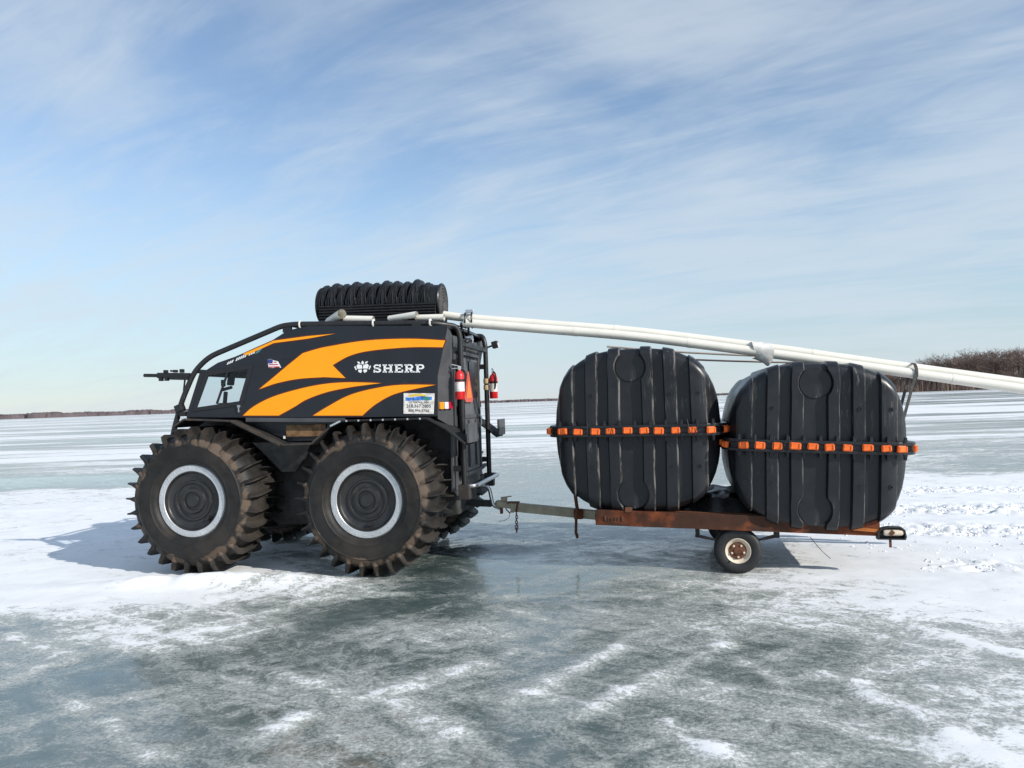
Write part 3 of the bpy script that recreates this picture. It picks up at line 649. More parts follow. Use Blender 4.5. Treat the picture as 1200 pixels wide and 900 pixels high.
# roof, brow, windshield and chamfered rear corners
def across(pts, name, mat, inset=.0, th=.03, bev=.004):
    b = MB(); n = len(pts)
    for w in (0, 1):
        for x, z in pts:
            for k in range(7):
                t = -1 + k / 3; b.v.append((x, t * (SIDE(z) - .015 - inset), z + .03 * (1 - t * t) - th * w))
    idx = lambda w, i, k: w * n * 7 + i * 7 + k
    for w in (0, 1):
        for i in range(n - 1):
            for k in range(6): b.f.append((idx(w, i, k), idx(w, i, k + 1), idx(w, i + 1, k + 1), idx(w, i + 1, k)))
    for i in range(n - 1):
        for k in (0, 6): b.f.append((idx(0, i, k), idx(0, i + 1, k), idx(1, i + 1, k), idx(1, i, k)))
    for k in range(6):
        for i in (0, n - 1): b.f.append((idx(0, i, k), idx(0, i, k + 1), idx(1, i, k + 1), idx(1, i, k)))
    return b.build(name, mat, veh)
across([(2.037, 2.185), (1.841, 2.291), (1.636, 2.349), (1.23, 2.491), (1.01, 2.610), (.781, 2.650), (-.80, 2.574)], 'roof', 'body')
ws = MB(); ws.add([(2.205, y, 1.715) for y in (-.93, .93)] + [(2.040, y, 2.18) for y in (.90, -.90)], [(0, 1, 2, 3)]); ws.build('windshield', 'glass', veh)
wf = MB()
wf.bar((2.205, -.93, 1.705), (2.205, .93, 1.705), .04, .05); wf.bar((2.038, -.90, 2.172), (2.038, .90, 2.172), .04, .05)
for y in (.93, -.93): wf.bar((2.206, y * .99, 1.70), (2.040, y * .968, 2.18), .04, .045)
wf.build('windshield_frame', 'black_part', veh, bevel=.004)
for sgn in (1, -1):
    c = MB(); pr = [(-.796, SIDE(2.55), 2.574), (-.676, SIDE(2.05), 2.053), (-.669, SIDE(1.62), 1.60)]; q = [(-.772, .655, 2.50), (-.762, .66, 2.05), (-.750, .665, 1.50)]
    vs = [(a, sgn * b, z) for a, b, z in pr + q]; c.add(vs, [(0, 1, 4, 3), (1, 2, 5, 4)])
    vs2 = [(a + .03, sgn * (b - .03), z) for a, b, z in pr + q]; c.add(vs2, [(0, 1, 4, 3), (1, 2, 5, 4)])
    cc = c.build('rear_corner', 'grey_panel', veh)
    for k, (mt, dx) in enumerate((('amber', .0), ('clear_lens', .036), ('red_lens', .072))):
        t = .16 + k * .30; x = -.672 - .086 * t; y = SIDE(1.72) - (SIDE(1.72) - .662) * t
        n = Vector((-.28, .086, 0)).normalized(); lb = MB(); rot = Matrix.Rotation(math.atan2(-.28, -.086) if sgn > 0 else math.atan2(.28, -.086), 3, 'Z')
        lb.box((x + n.x * .014, sgn * (y + n.y * .014), 1.735), (.072, .03, .075), rot); lb.build('tail_lamp', mt, cc, bevel=.006)

# fenders: ribbons over the wheels, sponson between, wooden board
FEN = [(2.30, 1.62), (2.18, 1.695), (1.60, 1.662), (1.04, 1.392), (.70, 1.394), (.47, 1.578), (.355, 1.628), (-.58, 1.628), (-.775, 1.518), (-.98, 1.355)]
for sgn in (1, -1):
    b = MB(); n = len(FEN)
    for y0, y1, nm, mt, dz in ((.58, 1.02, 'wheel_arch', 'liner', 0),):
        for w in (0, 1):
            for x, z in FEN: b.v += [(x, sgn * y0, z - .015 - .02 * w), (x, sgn * y1, z - .015 - .02 * w)]
        for i in range(n - 1):
            for w in (0, 1): o = w * 2 * n; b.f.append((o + 2 * i, o + 2 * i + 1, o + 2 * i + 3, o + 2 * i + 2))
            b.f.append((2 * i + 1, 2 * i + 3, 2 * n + 2 * i + 3, 2 * n + 2 * i + 1))
    arch = b.build('wheel_arch', 'liner', veh)
    lip = MB(); lip2 = MB()
    for i in range(n - 1):
        a, c = FEN[i], FEN[i + 1]; wd = .085 if i in (2,) else .02
        (lip if i < 5 else lip2).bar((a[0], sgn * 1.045, a[1] - .02), (c[0], sgn * 1.045, c[1] - .02), .035 if wd < .05 else .10, .022 if wd < .05 else .028)
    lip.build('fender_lip', 'fender', arch, bevel=.005); lip2.build('fender_lip', 'black_part', arch, bevel=.005)
    rv = MB()
    for i in (5, 6):
        for k in range(7):
            t = (k + .5) / 7; a, c = FEN[i], FEN[i + 1]; rv.box((a[0] * (1 - t) + c[0] * t, sgn * 1.074, a[1] * (1 - t) + c[1] * t - .02), (.018, .012, .018))
    tag(rv.build('rivets', 'bolt', arch), kind='stuff')
    bp = MB(); bp.sheet([(1.56, 1.63), (1.04, 1.40), (.70, 1.40), (.40, 1.61)], [], lambda x, z, w: (x, sgn * (.86 - .06 * w), z), 1); bp.build('side_box', 'body', veh)
    wd = MB(); wd.box((.835, sgn * .872, 1.512), (.46, .025, .13)); wd.build('wooden_board', 'wood', veh, bevel=.004)
    tb = MB(); tb.box((1.09, sgn * .878, 1.445), (.018, .02, .03)); tb.build('toggle', 'label_white', veh)
    lp = MB(); lp.sheet([(1.42, 1.40), (.74, 1.385), (.90, 1.18), (1.02, 1.06), (1.18, 1.06), (1.30, 1.24)], [], lambda x, z, w: (x, sgn * (.97 - .05 * w - .55 * (1.4 - z)), z), 1); lp.build('splash_panel', 'under', veh)
    fl = MB(); fl.box((-1.0, sgn * .82, 1.44), (.025, .40, .20)); fl.build('mud_flap', 'grey_panel', veh, bevel=.004)

# hull between the wheels
h = MB(); sec = [(-.735, .52, .52, 1.62), (-.30, .52, .42, 1.62), (1.9, .52, .42, 1.66), (2.35, .51, .62, 1.66), (2.52, .48, .95, 1.45)]
for x, w, z0, z1 in sec: h.v += [(x, -w * .8, z0), (x, w * .8, z0), (x, w, z0 + .18), (x, w, z1), (x, -w, z1), (x, -w, z0 + .18)]
for i in range(len(sec) - 1):
    for k in range(6): h.f.append((i * 6 + k, i * 6 + (k + 1) % 6, (i + 1) * 6 + (k + 1) % 6, (i + 1) * 6 + k))
h.f += [tuple(range(6)), tuple(24 + k for k in range(6))]
h.build('hull', 'under', veh, bevel=.02)
flr = MB(); flr.sheet([(2.20, -.92), (2.20, .92), (-.66, .92), (-.66, -.92)], [], lambda x, y, w: (x, y, 1.675 - .0 * w + .02 * w - .012 * (x < 0)), 1); flr.build('cab_floor', 'interior', veh)
ax = MB()
for x, z in ((.065, .79), (2.022, .803)): ax.tube([(x, -.75, z), (x, .75, z)], .09, 14)
ax.build('axle', 'black_part', veh, True)

# rear wall with door
rw = MB(); rw.sheet([(-.66, .80), (.66, .80), (.665, 1.5), (.655, 2.50), (-.655, 2.50), (-.665, 1.5)], [], lambda y, z, w: (-.752 - .012 * (z - 1.5) + .03 * w, y, z), 1)
rear = rw.build('rear_wall', 'grey_panel', veh, bevel=.005)
dr = MB(); dr.box((-.784, -.02, 1.62), (.022, .86, 1.30)); door = dr.build('rear_door', 'door_grey', veh, bevel=.01)
df = MB()
for a, b_ in (((.44, .95), (.44, 2.32)), ((-.48, .95), (-.48, 2.32)), ((-.48, 2.32), (.44, 2.32)), ((-.48, .95), (.44, .95)), ((-.48, 1.60), (.44, 1.60))):
    df.bar((-.796, a[0], a[1]), (-.796, b_[0], b_[1]), .045, .03, (1, 0, 0))
df.build('door_frame', 'grey_panel', door, bevel=.004)
dg = MB(); dg.box((-.802, -.18, 2.03), (.008, .40, .42)); dg.build('door_window', 'body', door)
for y in (.10, -.25): MB().bar((-.806, y, 1.02), (-.806, y, 1.56), .06, .02, (1, 0, 0)).build('door_rib', 'grey_panel', door, bevel=.003)
for z in (1.15, 1.70, 2.18): MB().box((-.804, .47, z), (.03, .07, .09)).build('hinge', 'black_part', door, bevel=.004)
hd = MB().tube(fillet([(-.79, -.34, 1.60), (-.85, -.34, 1.60), (-.85, -.34, 1.48), (-.79, -.34, 1.48)], .02), .010, 8).build('handle', 'steel', door, True)
tri = [(.345, 1.80), (.315, 1.765), (-.025, 1.765), (-.055, 1.80), (.125, 2.115), (.165, 2.115)]
t1 = MB().sheet(tri, [], lambda y, z, w: (-.822 + .006 * w, y, z), 1).build('warning_triangle', 'safety_red', veh)
MB().sheet([(.275, 1.812), (.015, 1.812), (.145, 2.045)], [], lambda y, z, w: (-.8245, y, z)).build('triangle_centre', 'safety_orange', t1)

# tube cage
CG = [(2.44, 1.45), (2.403, 1.596), (2.311, 1.881), (2.146, 2.21), (1.964, 2.364), (1.088, 2.665), (.938, 2.676), (-.70, 2.612)]
for sgn in (1, -1):
    path = [(x, sgn * .88, z) for x, z in CG[:-1]] + [(-.62, sgn * .86, 2.615), (-.83, sgn * .67, 2.585), (-.862, sgn * .65, 2.47), (-.862, sgn * .65, .80)]
    cg = MB().tube(fillet(path, .13), .030, 12).build('cage_tube', 'black_tube', veh, True, auto=60)
    ft = MB(); ft.box((-.862, sgn * .65, .80), (.12, .10, .16)); ft.build('cage_foot', 'fender', cg, bevel=.006)
    for z in (1.05, 2.20): MB().box((-.805, sgn * .645, z), (.12, .035, .06)).build('post_bracket', 'black_part', cg)
    for x, z in ((1.02, 2.63), (-.45, 2.58)): MB().box((x, sgn * .88, z), (.10, .03, .08)).build('cage_bracket', 'black_part', cg)
    jk = MB(); jk.box((2.335, sgn * .88, 1.80), (.09, .085, .085), Matrix.Rotation(R(20), 3, 'Y')); jk.box((2.28, sgn * .90, 1.735), (.08, .06, .05)); jk.build('cage_clamp', 'black_part', cg, bevel=.01)
for x, z in ((1.0, 2.675), (.45, 2.658), (-.10, 2.638), (-.55, 2.622)): MB().tube([(x, -.88, z), (x, .88, z)], .022, 10).build('roof_crossbar', 'black_tube', veh, True)
MB().tube([(-.862, -.65, 2.40), (-.862, .65, 2.40)], .032, 10).build('rear_crossbar', 'black_tube', veh, True)
MB().tube([(2.146, -.88, 2.21), (2.146, .88, 2.21)], .024, 10).build('front_crossbar', 'black_tube', veh, True)
st = MB().tube(fillet([(-.862, .65, .86), (-.98, .62, .86), (-.98, -.62, .86), (-.862, -.65, .86)], .06), .024, 10).build('rear_step', 'steel', veh, True)
# work lamps and small chrome lamps at the back
wlp = MB(); wlp.box((-.985, -.67, 2.47), (.075, .10, .085), Matrix.Rotation(R(14), 3, 'Y')); wlp.bar((-.862, -.65, 2.43), (-.95, -.66, 2.46), .022, .022)
lampo = wlp.build('work_lamp', 'black_part', veh, bevel=.008)
MB().box((-1.026, -.67, 2.462), (.006, .078, .062), Matrix.Rotation(R(14), 3, 'Y')).build('lamp_lens', 'clear_lens', lampo)
for y, z, x in ((.42, 2.46, -.90), (.10, 2.66, -.78)):
    q = MB(); q.lathe([(-.045, 0), (-.045, .030), (.0, .042), (.045, .044), (.05, .036), (.04, 0)], 16, 'x', (0, 0, 0))
    o = q.build('small_lamp', 'chrome', veh, True); o.location = (x, y, z); o.rotation_euler = (0, 0, math.pi)
cl_ = MB().tube(fillet([(-.862, .30, 2.40), (-.80, .30, 2.62), (-.60, .30, 2.66)], .05), .008, 6).build('lamp_cable', 'black_part', veh, True)
# boom clamped on the front of the cage
bm_ = MB(); bm_.tube([(2.77, .88, 2.186), (2.20, .88, 2.160)], .020, 10); bm_.tube([(2.60, .88, 2.179), (2.20, .88, 2.160)], .032, 10)
bm_.bar((2.44, .88, 2.152), (2.22, .88, 2.140), .05, .055)
boom = bm_.build('front_boom', 'black_part', veh, True)
bd = MB()
for x, dz, hz in ((2.56, -.035, .05), (2.49, -.03, .06), (2.50, .045, .035), (2.38, .045, .03), (2.30, .045, .04)): bd.box((x, .88, 2.174 + dz), (.035, .05, hz))
bd.bar((2.44, .88, 2.225), (2.36, .88, 2.215), .03, .02); bd.build('boom_clamp', 'black_part', boom, bevel=.004)
MB().tube([(2.265, .88, 2.13), (2.285, .88, 1.99)], .010, 8).build('boom_strut', 'black_part', boom)
# inside the cab: dash, seats, wheel, screen mount
MB().box((1.98, 0, 1.715), (.36, 1.6, .10)).build('dashboard', 'interior', veh, bevel=.02)
for y in (.42, -.42):
    s_ = MB(); s_.box((.95, y, 1.80), (.50, .52, .14)); s_.box((.70, y, 2.06), (.12, .50, .50), Matrix.Rotation(R(-12), 3, 'Y')); s_.build('seat', 'interior', veh, bevel=.04)
mt = MB(); mt.tube([(2.06, .44, 1.74), (2.03, .44, 1.98)], .026, 8); mt.bar((2.08, .44, 2.00), (1.95, .44, 2.03), .04, .035); mt.box((1.96, .44, 2.11), (.035, .12, .12), Matrix.Rotation(R(-10), 3, 'Y')); mt.box((2.06, .44, 2.08), (.04, .05, .08)); mt.box((2.06, .40, 1.80), (.14, .10, .10))
mt.build('screen_mount', 'interior', veh, bevel=.01)
sw = MB().tube([(1.72 + .05 * math.sin(a), .36 + .18 * math.cos(a), 1.86 + .15 * math.sin(a)) for a in np.linspace(0, 2 * math.pi, 25)[:-1]], .014, 8, closed=True).build('steering_wheel', 'interior', veh, True)
# tow bar
MB().tube(fillet([(-.88, .0, .80), (-.99, 0, .78), (-1.03, 0, .56), (-1.12, 0, .535)], .07), .022, 10).build('tow_hook', 'steel', veh, True)
MB().bar((-.75, 0, .60), (-1.02, 0, .585), .10, .07).build('tow_bracket', 'black_part', veh, bevel=.006)
MB().lathe([(-.03, 0), (-.03, .022), (.0, .025), (.012, .014), (.02, .022), (.035, .026), (.05, .020), (.058, 0)], 16, 'z', (-1.115, 0, .545)).build('hitch_ball', 'steel', veh, True)

def V(x, y, z): return VM @ Vector((x, y, z))

# fire extinguishers
def extinguisher(loc, label, rz):
    e = empty('fire_extinguisher', V(*loc), (0, 0, rz)); tag(e, label, 'extinguisher')
    MB().lathe([(0, 0), (0, .048), (.006, .052), (.25, .052), (.285, .042), (.305, .018), (.315, .016), (.315, 0)], 20, 'z').build('cylinder', 'red', e, True, auto=40)
    MB().lathe([(.085, .0527), (.185, .0527)], 20, 'z').build('label_band', 'label_white', e, True)
    v = MB(); v.box((0, 0, .335), (.035, .03, .04)); v.bar((0, 0, .355), (.085, 0, .375), .022, .010); v.bar((0, 0, .335), (.08, 0, .330), .022, .010); v.build('valve', 'steel', e, bevel=.003)
    MB().lathe([(-.004, .016), (.008, .016), (.008, 0)], 12, 'y', (0, -.02, .335)).build('gauge', 'label_white', e)
    MB().tube(smooth2([(-.01, 0, .335), (-.06, -.02, .30), (-.062, -.02, .20), (-.056, -.01, .12)], 4), .009, 8).build('hose', 'black_part', e, True)
    b = MB(); b.lathe([(.19, .0545), (.215, .0545), (.215, .051)], 20, 'z'); b.build('strap', 'black_part', e)
    return e
extinguisher((-.862, .736, 1.795), 'red fire extinguisher strapped to the cage post beside the orange striped side', R(190))
e2 = extinguisher((-.950, -.65, 1.80), 'red fire extinguisher with tan straps on the cage post beside the work lamp', R(100))
for z in (1.94, 2.02):
    tp = MB().lathe([(-.030, .034), (-.030, .038), (.030, .038), (.030, .034)], 16, 'z', (0, 0, 0)).build('post_wrap', 'tan', veh, True); tp.location = (-.862, -.65, z)

# ------------------------------------------------------------------ things on the roof
def hose_coil():
    # local: x along the roll, z up, origin under the roll
    e = empty('hose_coil', V(.155, .25, 2.672), (0, R(-1.2), V_YAW)); e.scale = (.95, 1, 1); tag(e, 'roll of looped black hose lying along the vehicle roof rack', 'hose')
    L = 1.50; n = 11
    core = MB().lathe([(-.74, 0), (-.74, .205), (.74, .205), (.74, 0)], 28, 'x', (0, 0, .25)).build('core', 'hose', e, True)
    for k in range(n):
        x0 = -L / 2 + .15 + k * (L - .22) / (n - 1); path = []
        rr = .205 + .012 * math.sin(k * 2.1) + (.0 if 0 < k < n - 1 else -.03)
        for a in np.linspace(0, 2 * math.pi, 37)[:-1]:
            up = max(0, math.sin(a)); path.append((x0 + .004 * math.sin(a * 2 + k), rr * 1.05 * math.cos(a), .248 + rr * (math.sin(a) * (1.0 if math.sin(a) > 0 else .9))))
        MB().tube(path, [.036 + .026 * max(0, math.sin(a)) for a in np.linspace(0, 2 * math.pi, 37)[:-1]], 8, closed=True).build('hose_loop', 'hose', e, True)
        for sx in (-1, 1):
            for q0, q1 in ((.060, .012), (.030, .004)):
                p = []
                for j in range(9):
                    a = R(-4 + j * 10.5); t = max(0, math.sin(a)); p.append((x0 + sx * (q0 + (q1 - q0) * t), (rr + .032 + .022 * t) * math.cos(a) * 1.05, .248 + (rr + .034 + .024 * t) * math.sin(a)))
                MB().tube(p, .0075, 5).build('strand', 'hose', e, True)
    for k in range(7):
        z = .02 + k * .032
        for sy in (1, -1): MB().tube([(-.745, sy * (.252 - .004 * abs(k - 4)), z), (.70, sy * (.252 - .004 * abs(k - 4)), z)], .0165, 8).build('lower_hose', 'hose', e, True)
    for xr in (-.755, .755):
        for q, r_ in enumerate((.035, .07, .105, .14, .175, .205)):
            MB().tube([(xr, r_ * math.cos(a), .25 + r_ * math.sin(a)) for a in np.linspace(0, 2 * math.pi, 33)[:-1]], .018, 7, closed=True).build('end_coil', 'cord' if q < 5 else 'hose', e, True)
    return e
hose_coil()

def hollow_pipe(name, path, r, mat='pvc', seg=16, wall=.005, couplers=()):
    P = [Vector(p) for p in path]; m = MB().tube(P, r, seg, caps=False)
    m.tube(P, r - wall, seg, caps=False)
    n = len(P)
    for e in (0, n - 1):
        d = (P[min(e + 1, n - 1)] - P[max(e - 1, 0)]).normalized(); u = d.orthogonal().normalized(); w = d.cross(u)
    o = m.build(name, mat, None, True, auto=60); return o
def T(x, y, z): return TM @ Vector((x, y, z))
# three long pipes sagging from the roof over both tanks
def long_pipe(dy, dz, r, x_end, label, x0=-.62, couplers=()):
    base = [(-.62, -.30, 2.742), (-.26, -.30, 2.676), (.6, -.30, 2.563), (1.667, -.30, 2.421), (2.99, -.30, 2.186), (3.81, -.30, 2.027), (5.355, -.30, 1.729), (6.6, -.30, 1.488)]
    sm = smooth2(base, 5); sm = [p for p in sm if x0 <= p[0] <= x_end]
    pts = [T(p[0], p[1] + dy, p[2] + dz) for p in sm]
    o = empty('long_pipe', pts[0]); tag(o, label, 'pipe')
    b = hollow_pipe('barrel', [p - pts[0] for p in pts], r); b.parent = o
    for xc in couplers:
        k = min(range(len(sm) - 1), key=lambda i: abs(sm[i][0] - xc)); a, c = pts[k], pts[k + 1]; d = (c - a).normalized()
        MB().tube([a - pts[0] - d * .025, a - pts[0] + d * .025], r + .0025, 16).build('coupler', 'pvc', o, True)
    return o
long_pipe(-.045, -.020, .049, 6.6, 'thick white plastic pipe, lower and outer one of the pair over the tanks', -.30, (1.05, 2.3, 4.75))
long_pipe(.055, .046, .047, 6.5, 'thick white plastic pipe, upper and inner one of the pair over the tanks', -.62, (1.5, 3.5))
for i, (dy, dz, lab) in enumerate(((.30, -.062, 'thin grey rod under the white pipes, the higher of two between the tanks'), (.36, -.135, 'thin grey rod under the white pipes, the lower of two between the tanks'))):
    pts = [T(*p) for p in ((1.3, -.30 + dy, 2.40 + dz), (2.2, -.30 + dy, 2.29 + dz), (3.6, -.30 + dy, 2.135 + dz * .6))]
    tag(MB().tube(smooth2([tuple(p) for p in pts], 4), .011, 8).build('thin_rod', 'rod', None, True), lab, 'rod')
# short pieces on the rack
def short_pipe(a, b, r, label, cap=False):
    o = hollow_pipe('short_pipe', [V(*a), V(*[(a[i] + b[i]) / 2 for i in range(3)]), V(*b)], r); tag(o, label, 'pipe'); return o
short_pipe((.66, .58, 2.715), (.395, .86, 2.765), .052, 'stubby white pipe with open end tilted up on the roof rail')
short_pipe((.40, .77, 2.716), (.06, .80, 2.690), .040, 'white pipe lying on the rack beside the stubby open ended one')
short_pipe((-.10, .74, 2.695), (-.44, .84, 2.715), .036, 'slim white pipe on the rack below the middle of the hose roll')
short_pipe((-.40, .74, 2.690), (-.72, .76, 2.680), .036, 'white pipe on the rack ending under the long pipes')
# ties and straps
def tie(c, r, axis, label, tail=0):
    b = MB(); A = Vector(axis).normalized(); u = A.orthogonal().normalized(); w = A.cross(u)
    b.tube([Vector(c) + (u * math.cos(t) + w * math.sin(t)) * r for t in np.linspace(0, 2 * math.pi, 21)[:-1]], .010, 6, closed=True)
    if tail: b.tube([Vector(c) + Vector((0, 0, -r)), Vector(c) + Vector((.0, -.01, -r - tail))], .008, 6)
    return tag(b.build('cable_tie', 'label_white', None, True), label, 'cable tie')
for (x, z), lab in zip(((.869, 2.668), (.03, 2.641), (-.60, 2.616)), ('white cable tie round the roof rail near the front bend', 'white cable tie round the roof rail below the hose roll', 'white cable tie round the roof rail beside the rear corner')):
    tie(V(x, .876, z), .036, V(1, 0, 0) - V(0, 0, 0), lab, .03)
def band(path, w, t, name, mat, label, cat):
    b = MB()
    for a, c in zip(path[:-1], path[1:]): b.bar(a, c, w, t, (T(1, 0, 0) - T(0, 0, 0)).cross(Vector((0, 0, 1))))
    return tag(b.build(name, mat), label, cat)
cl = empty('pipe_clamp', V(-.86, .22, 2.60)); tag(cl, 'dark pipe clamp with strap holding the white pipes above the rear crossbar', 'clamp')
for k, dx in enumerate((-.02, .055)):
    c = T(-.235 + dx, -.285, 2.685) - V(-.86, .22, 2.60)
    MB().tube([c + Vector((0, math.cos(t) * .115, math.sin(t) * .085)) for t in np.linspace(0, 2 * math.pi, 25)[:-1]], .010, 6, closed=True).build('clamp_band', 'black_part', cl, True)
MB().tube([Vector((0, 0, -.20)), T(-.22, -.30, 2.61) - V(-.86, .22, 2.60)], .014, 8).build('clamp_post', 'black_part', cl, True)
MB().box(T(-.20, -.30, 2.785) - V(-.86, .22, 2.60), (.09, .03, .04)).build('clamp_buckle', 'steel', cl, bevel=.006)
# plastic wrap round the pipes over the second tank
wr = MB(); sect = []
for j, x in enumerate(np.linspace(2.84, 3.03, 9)):
    zc_ = 2.190 - .178 * (x - 2.99)
    for k in range(24):
        a = 2 * math.pi * k / 24; f_ = 1 + .03 * math.sin(a * 5 + j * 1.7) + .02 * math.sin(a * 9 + j)
        low = max(0, -math.sin(a)) ** 2 * (.30 + .70 * math.exp(-((j - 5.5) / 2.2) ** 2))
        sect.append(T(x + .010 * math.sin(a * 2 + j), -.295 + .106 * f_ * math.cos(a) - .02 * low, zc_ + .006 + .080 * f_ * math.sin(a) - .085 * low))
wr.add(sect, [(j * 24 + k, j * 24 + (k + 1) % 24, (j + 1) * 24 + (k + 1) % 24, (j + 1) * 24 + k) for j in range(8) for k in range(24)])
wrap = wr.build('plastic_wrap', 'wrap', None, True, auto=80); tag(wrap, 'crumpled pale plastic wrap round the white pipes at the second tank', 'wrap')
sp = empty('tie_down_strap', T(4.36, -.30, 1.90)); tag(sp, 'dark tie down strap slung over the pipes behind the rear tank', 'strap')
b = MB(); o_ = T(4.36, -.30, 1.90)
loop = [T(4.372, -.293 + .108 * math.cos(t), 1.918 + .088 * math.sin(t)) - o_ for t in np.linspace(0, 2 * math.pi, 21)]
for a, c in zip(loop[:-1], loop[1:]): b.bar(a, c, .030, .006, (c - a).cross(T(1, 0, 0) - T(0, 0, 0)))
b.build('strap_loop', 'cord', sp)
for dy, x1 in ((.10, 4.16), (-.11, 4.17)):
    MB().bar(T(4.365, -.29 + dy, 1.90) - o_, T(x1, -.29 + dy * .8, 1.22) - o_, .028, .007, (0, 1, 0)).build('strap_tail', 'cord', sp)

# ------------------------------------------------------------------ the two tanks
def tank_meshes(Wd, Hh, Dp):
    ribs = [(-.780, -.612), (-.500, -.368), (-.275, -.145), (.065, .190), (.285, .415), (.530, .700)]
    k = Wd / .83; rd = .052; ed = .014; xs = [-.83, -.815, -.79]
    for a, b in ribs: xs += [a, a + ed, (a * 2 + b) / 3, (a + 2 * b) / 3, b - ed - .008, b - ed, b - ed * .4, b]
    for (a, b), (c, d) in zip(ribs[:-1], ribs[1:]): xs += [b * .5 + c * .5]
    xs += [.73, .77, .80, .815, .83]; xs = sorted(set(xs)); N = 2.8
    def rib(x):
        for a, b in ribs:
            if a <= x <= b: return rd * min(1, max(0, min(x - a, b - x) / ed))
        return 0
    def lit_edge_wear(x):  # right edge of each rib only: painted sun glint plus scuffed plastic
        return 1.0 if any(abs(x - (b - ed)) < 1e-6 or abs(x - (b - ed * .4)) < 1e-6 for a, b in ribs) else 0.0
    vs = []; npt = 0; wr_ = []
    for x in xs:
        Hx = Hh * max(1e-3, 1 - (min(.9999, abs(x) / .83)) ** N) ** (1 / N) - rd * .45
        Dx = Dp - rd - .22 * max(0, (abs(x) - .55) / .28) ** 3
        Hx = max(Hx, .04); o = rib(x); rc = min(.10, Hx * .9); ring = []
        for qx, qy, a0 in ((1, 1, 0), (-1, 1, 90), (-1, -1, 180), (1, -1, 270)):
            for j in range(6):
                a = R(a0 + j * 18); ring.append((qx * (Dx - rc) + (rc + o) * math.cos(a), qy * (Hx - rc) + (rc + o * .45) * math.sin(a)))
        full = []; n = len(ring)
        for i in range(n):
            p, q = ring[i], ring[(i + 1) % n]; full.append(p)
            if (i + 1) % 6 == 0:
                m = 40 if i in (11, 23) else 8
                for s in range(1, m): full.append((p[0] + (q[0] - p[0]) * s / m, p[1] + (q[1] - p[1]) * s / m))
        npt = len(full)
        for y, z in full:
            warp = .012 * (abs(z) / Hh) * (-1 if x > -.04 else 1); xx = x
            for zc_ in (Hh - .215, -(Hh - .215)):              # ribs bend round the round bosses
                dz = abs(z - zc_)
                if dz < .16 and abs(x + .04) < .23:
                    ch_ = math.sqrt(.16 ** 2 - dz * dz)
                    if ch_ > .105:
                        e = (ch_ - .105) * (1 - max(0, abs(x + .04) - .105) / .13)
                        if abs(x + .04) >= .104: xx = x + (1 if x > -.04 else -1) * e
            vs.append((xx * k + warp, y + .006 * math.sin(z * 4 + x * 3), z)); wr_.append(lit_edge_wear(x))
    fs = []
    for i in range(len(xs) - 1):
        for j in range(npt): fs.append((i * npt + j, i * npt + (j + 1) % npt, (i + 1) * npt + (j + 1) % npt, (i + 1) * npt + j))
    fs += [tuple(range(npt)), tuple((len(xs) - 1) * npt + j for j in range(npt))]
    return vs, fs, wr_
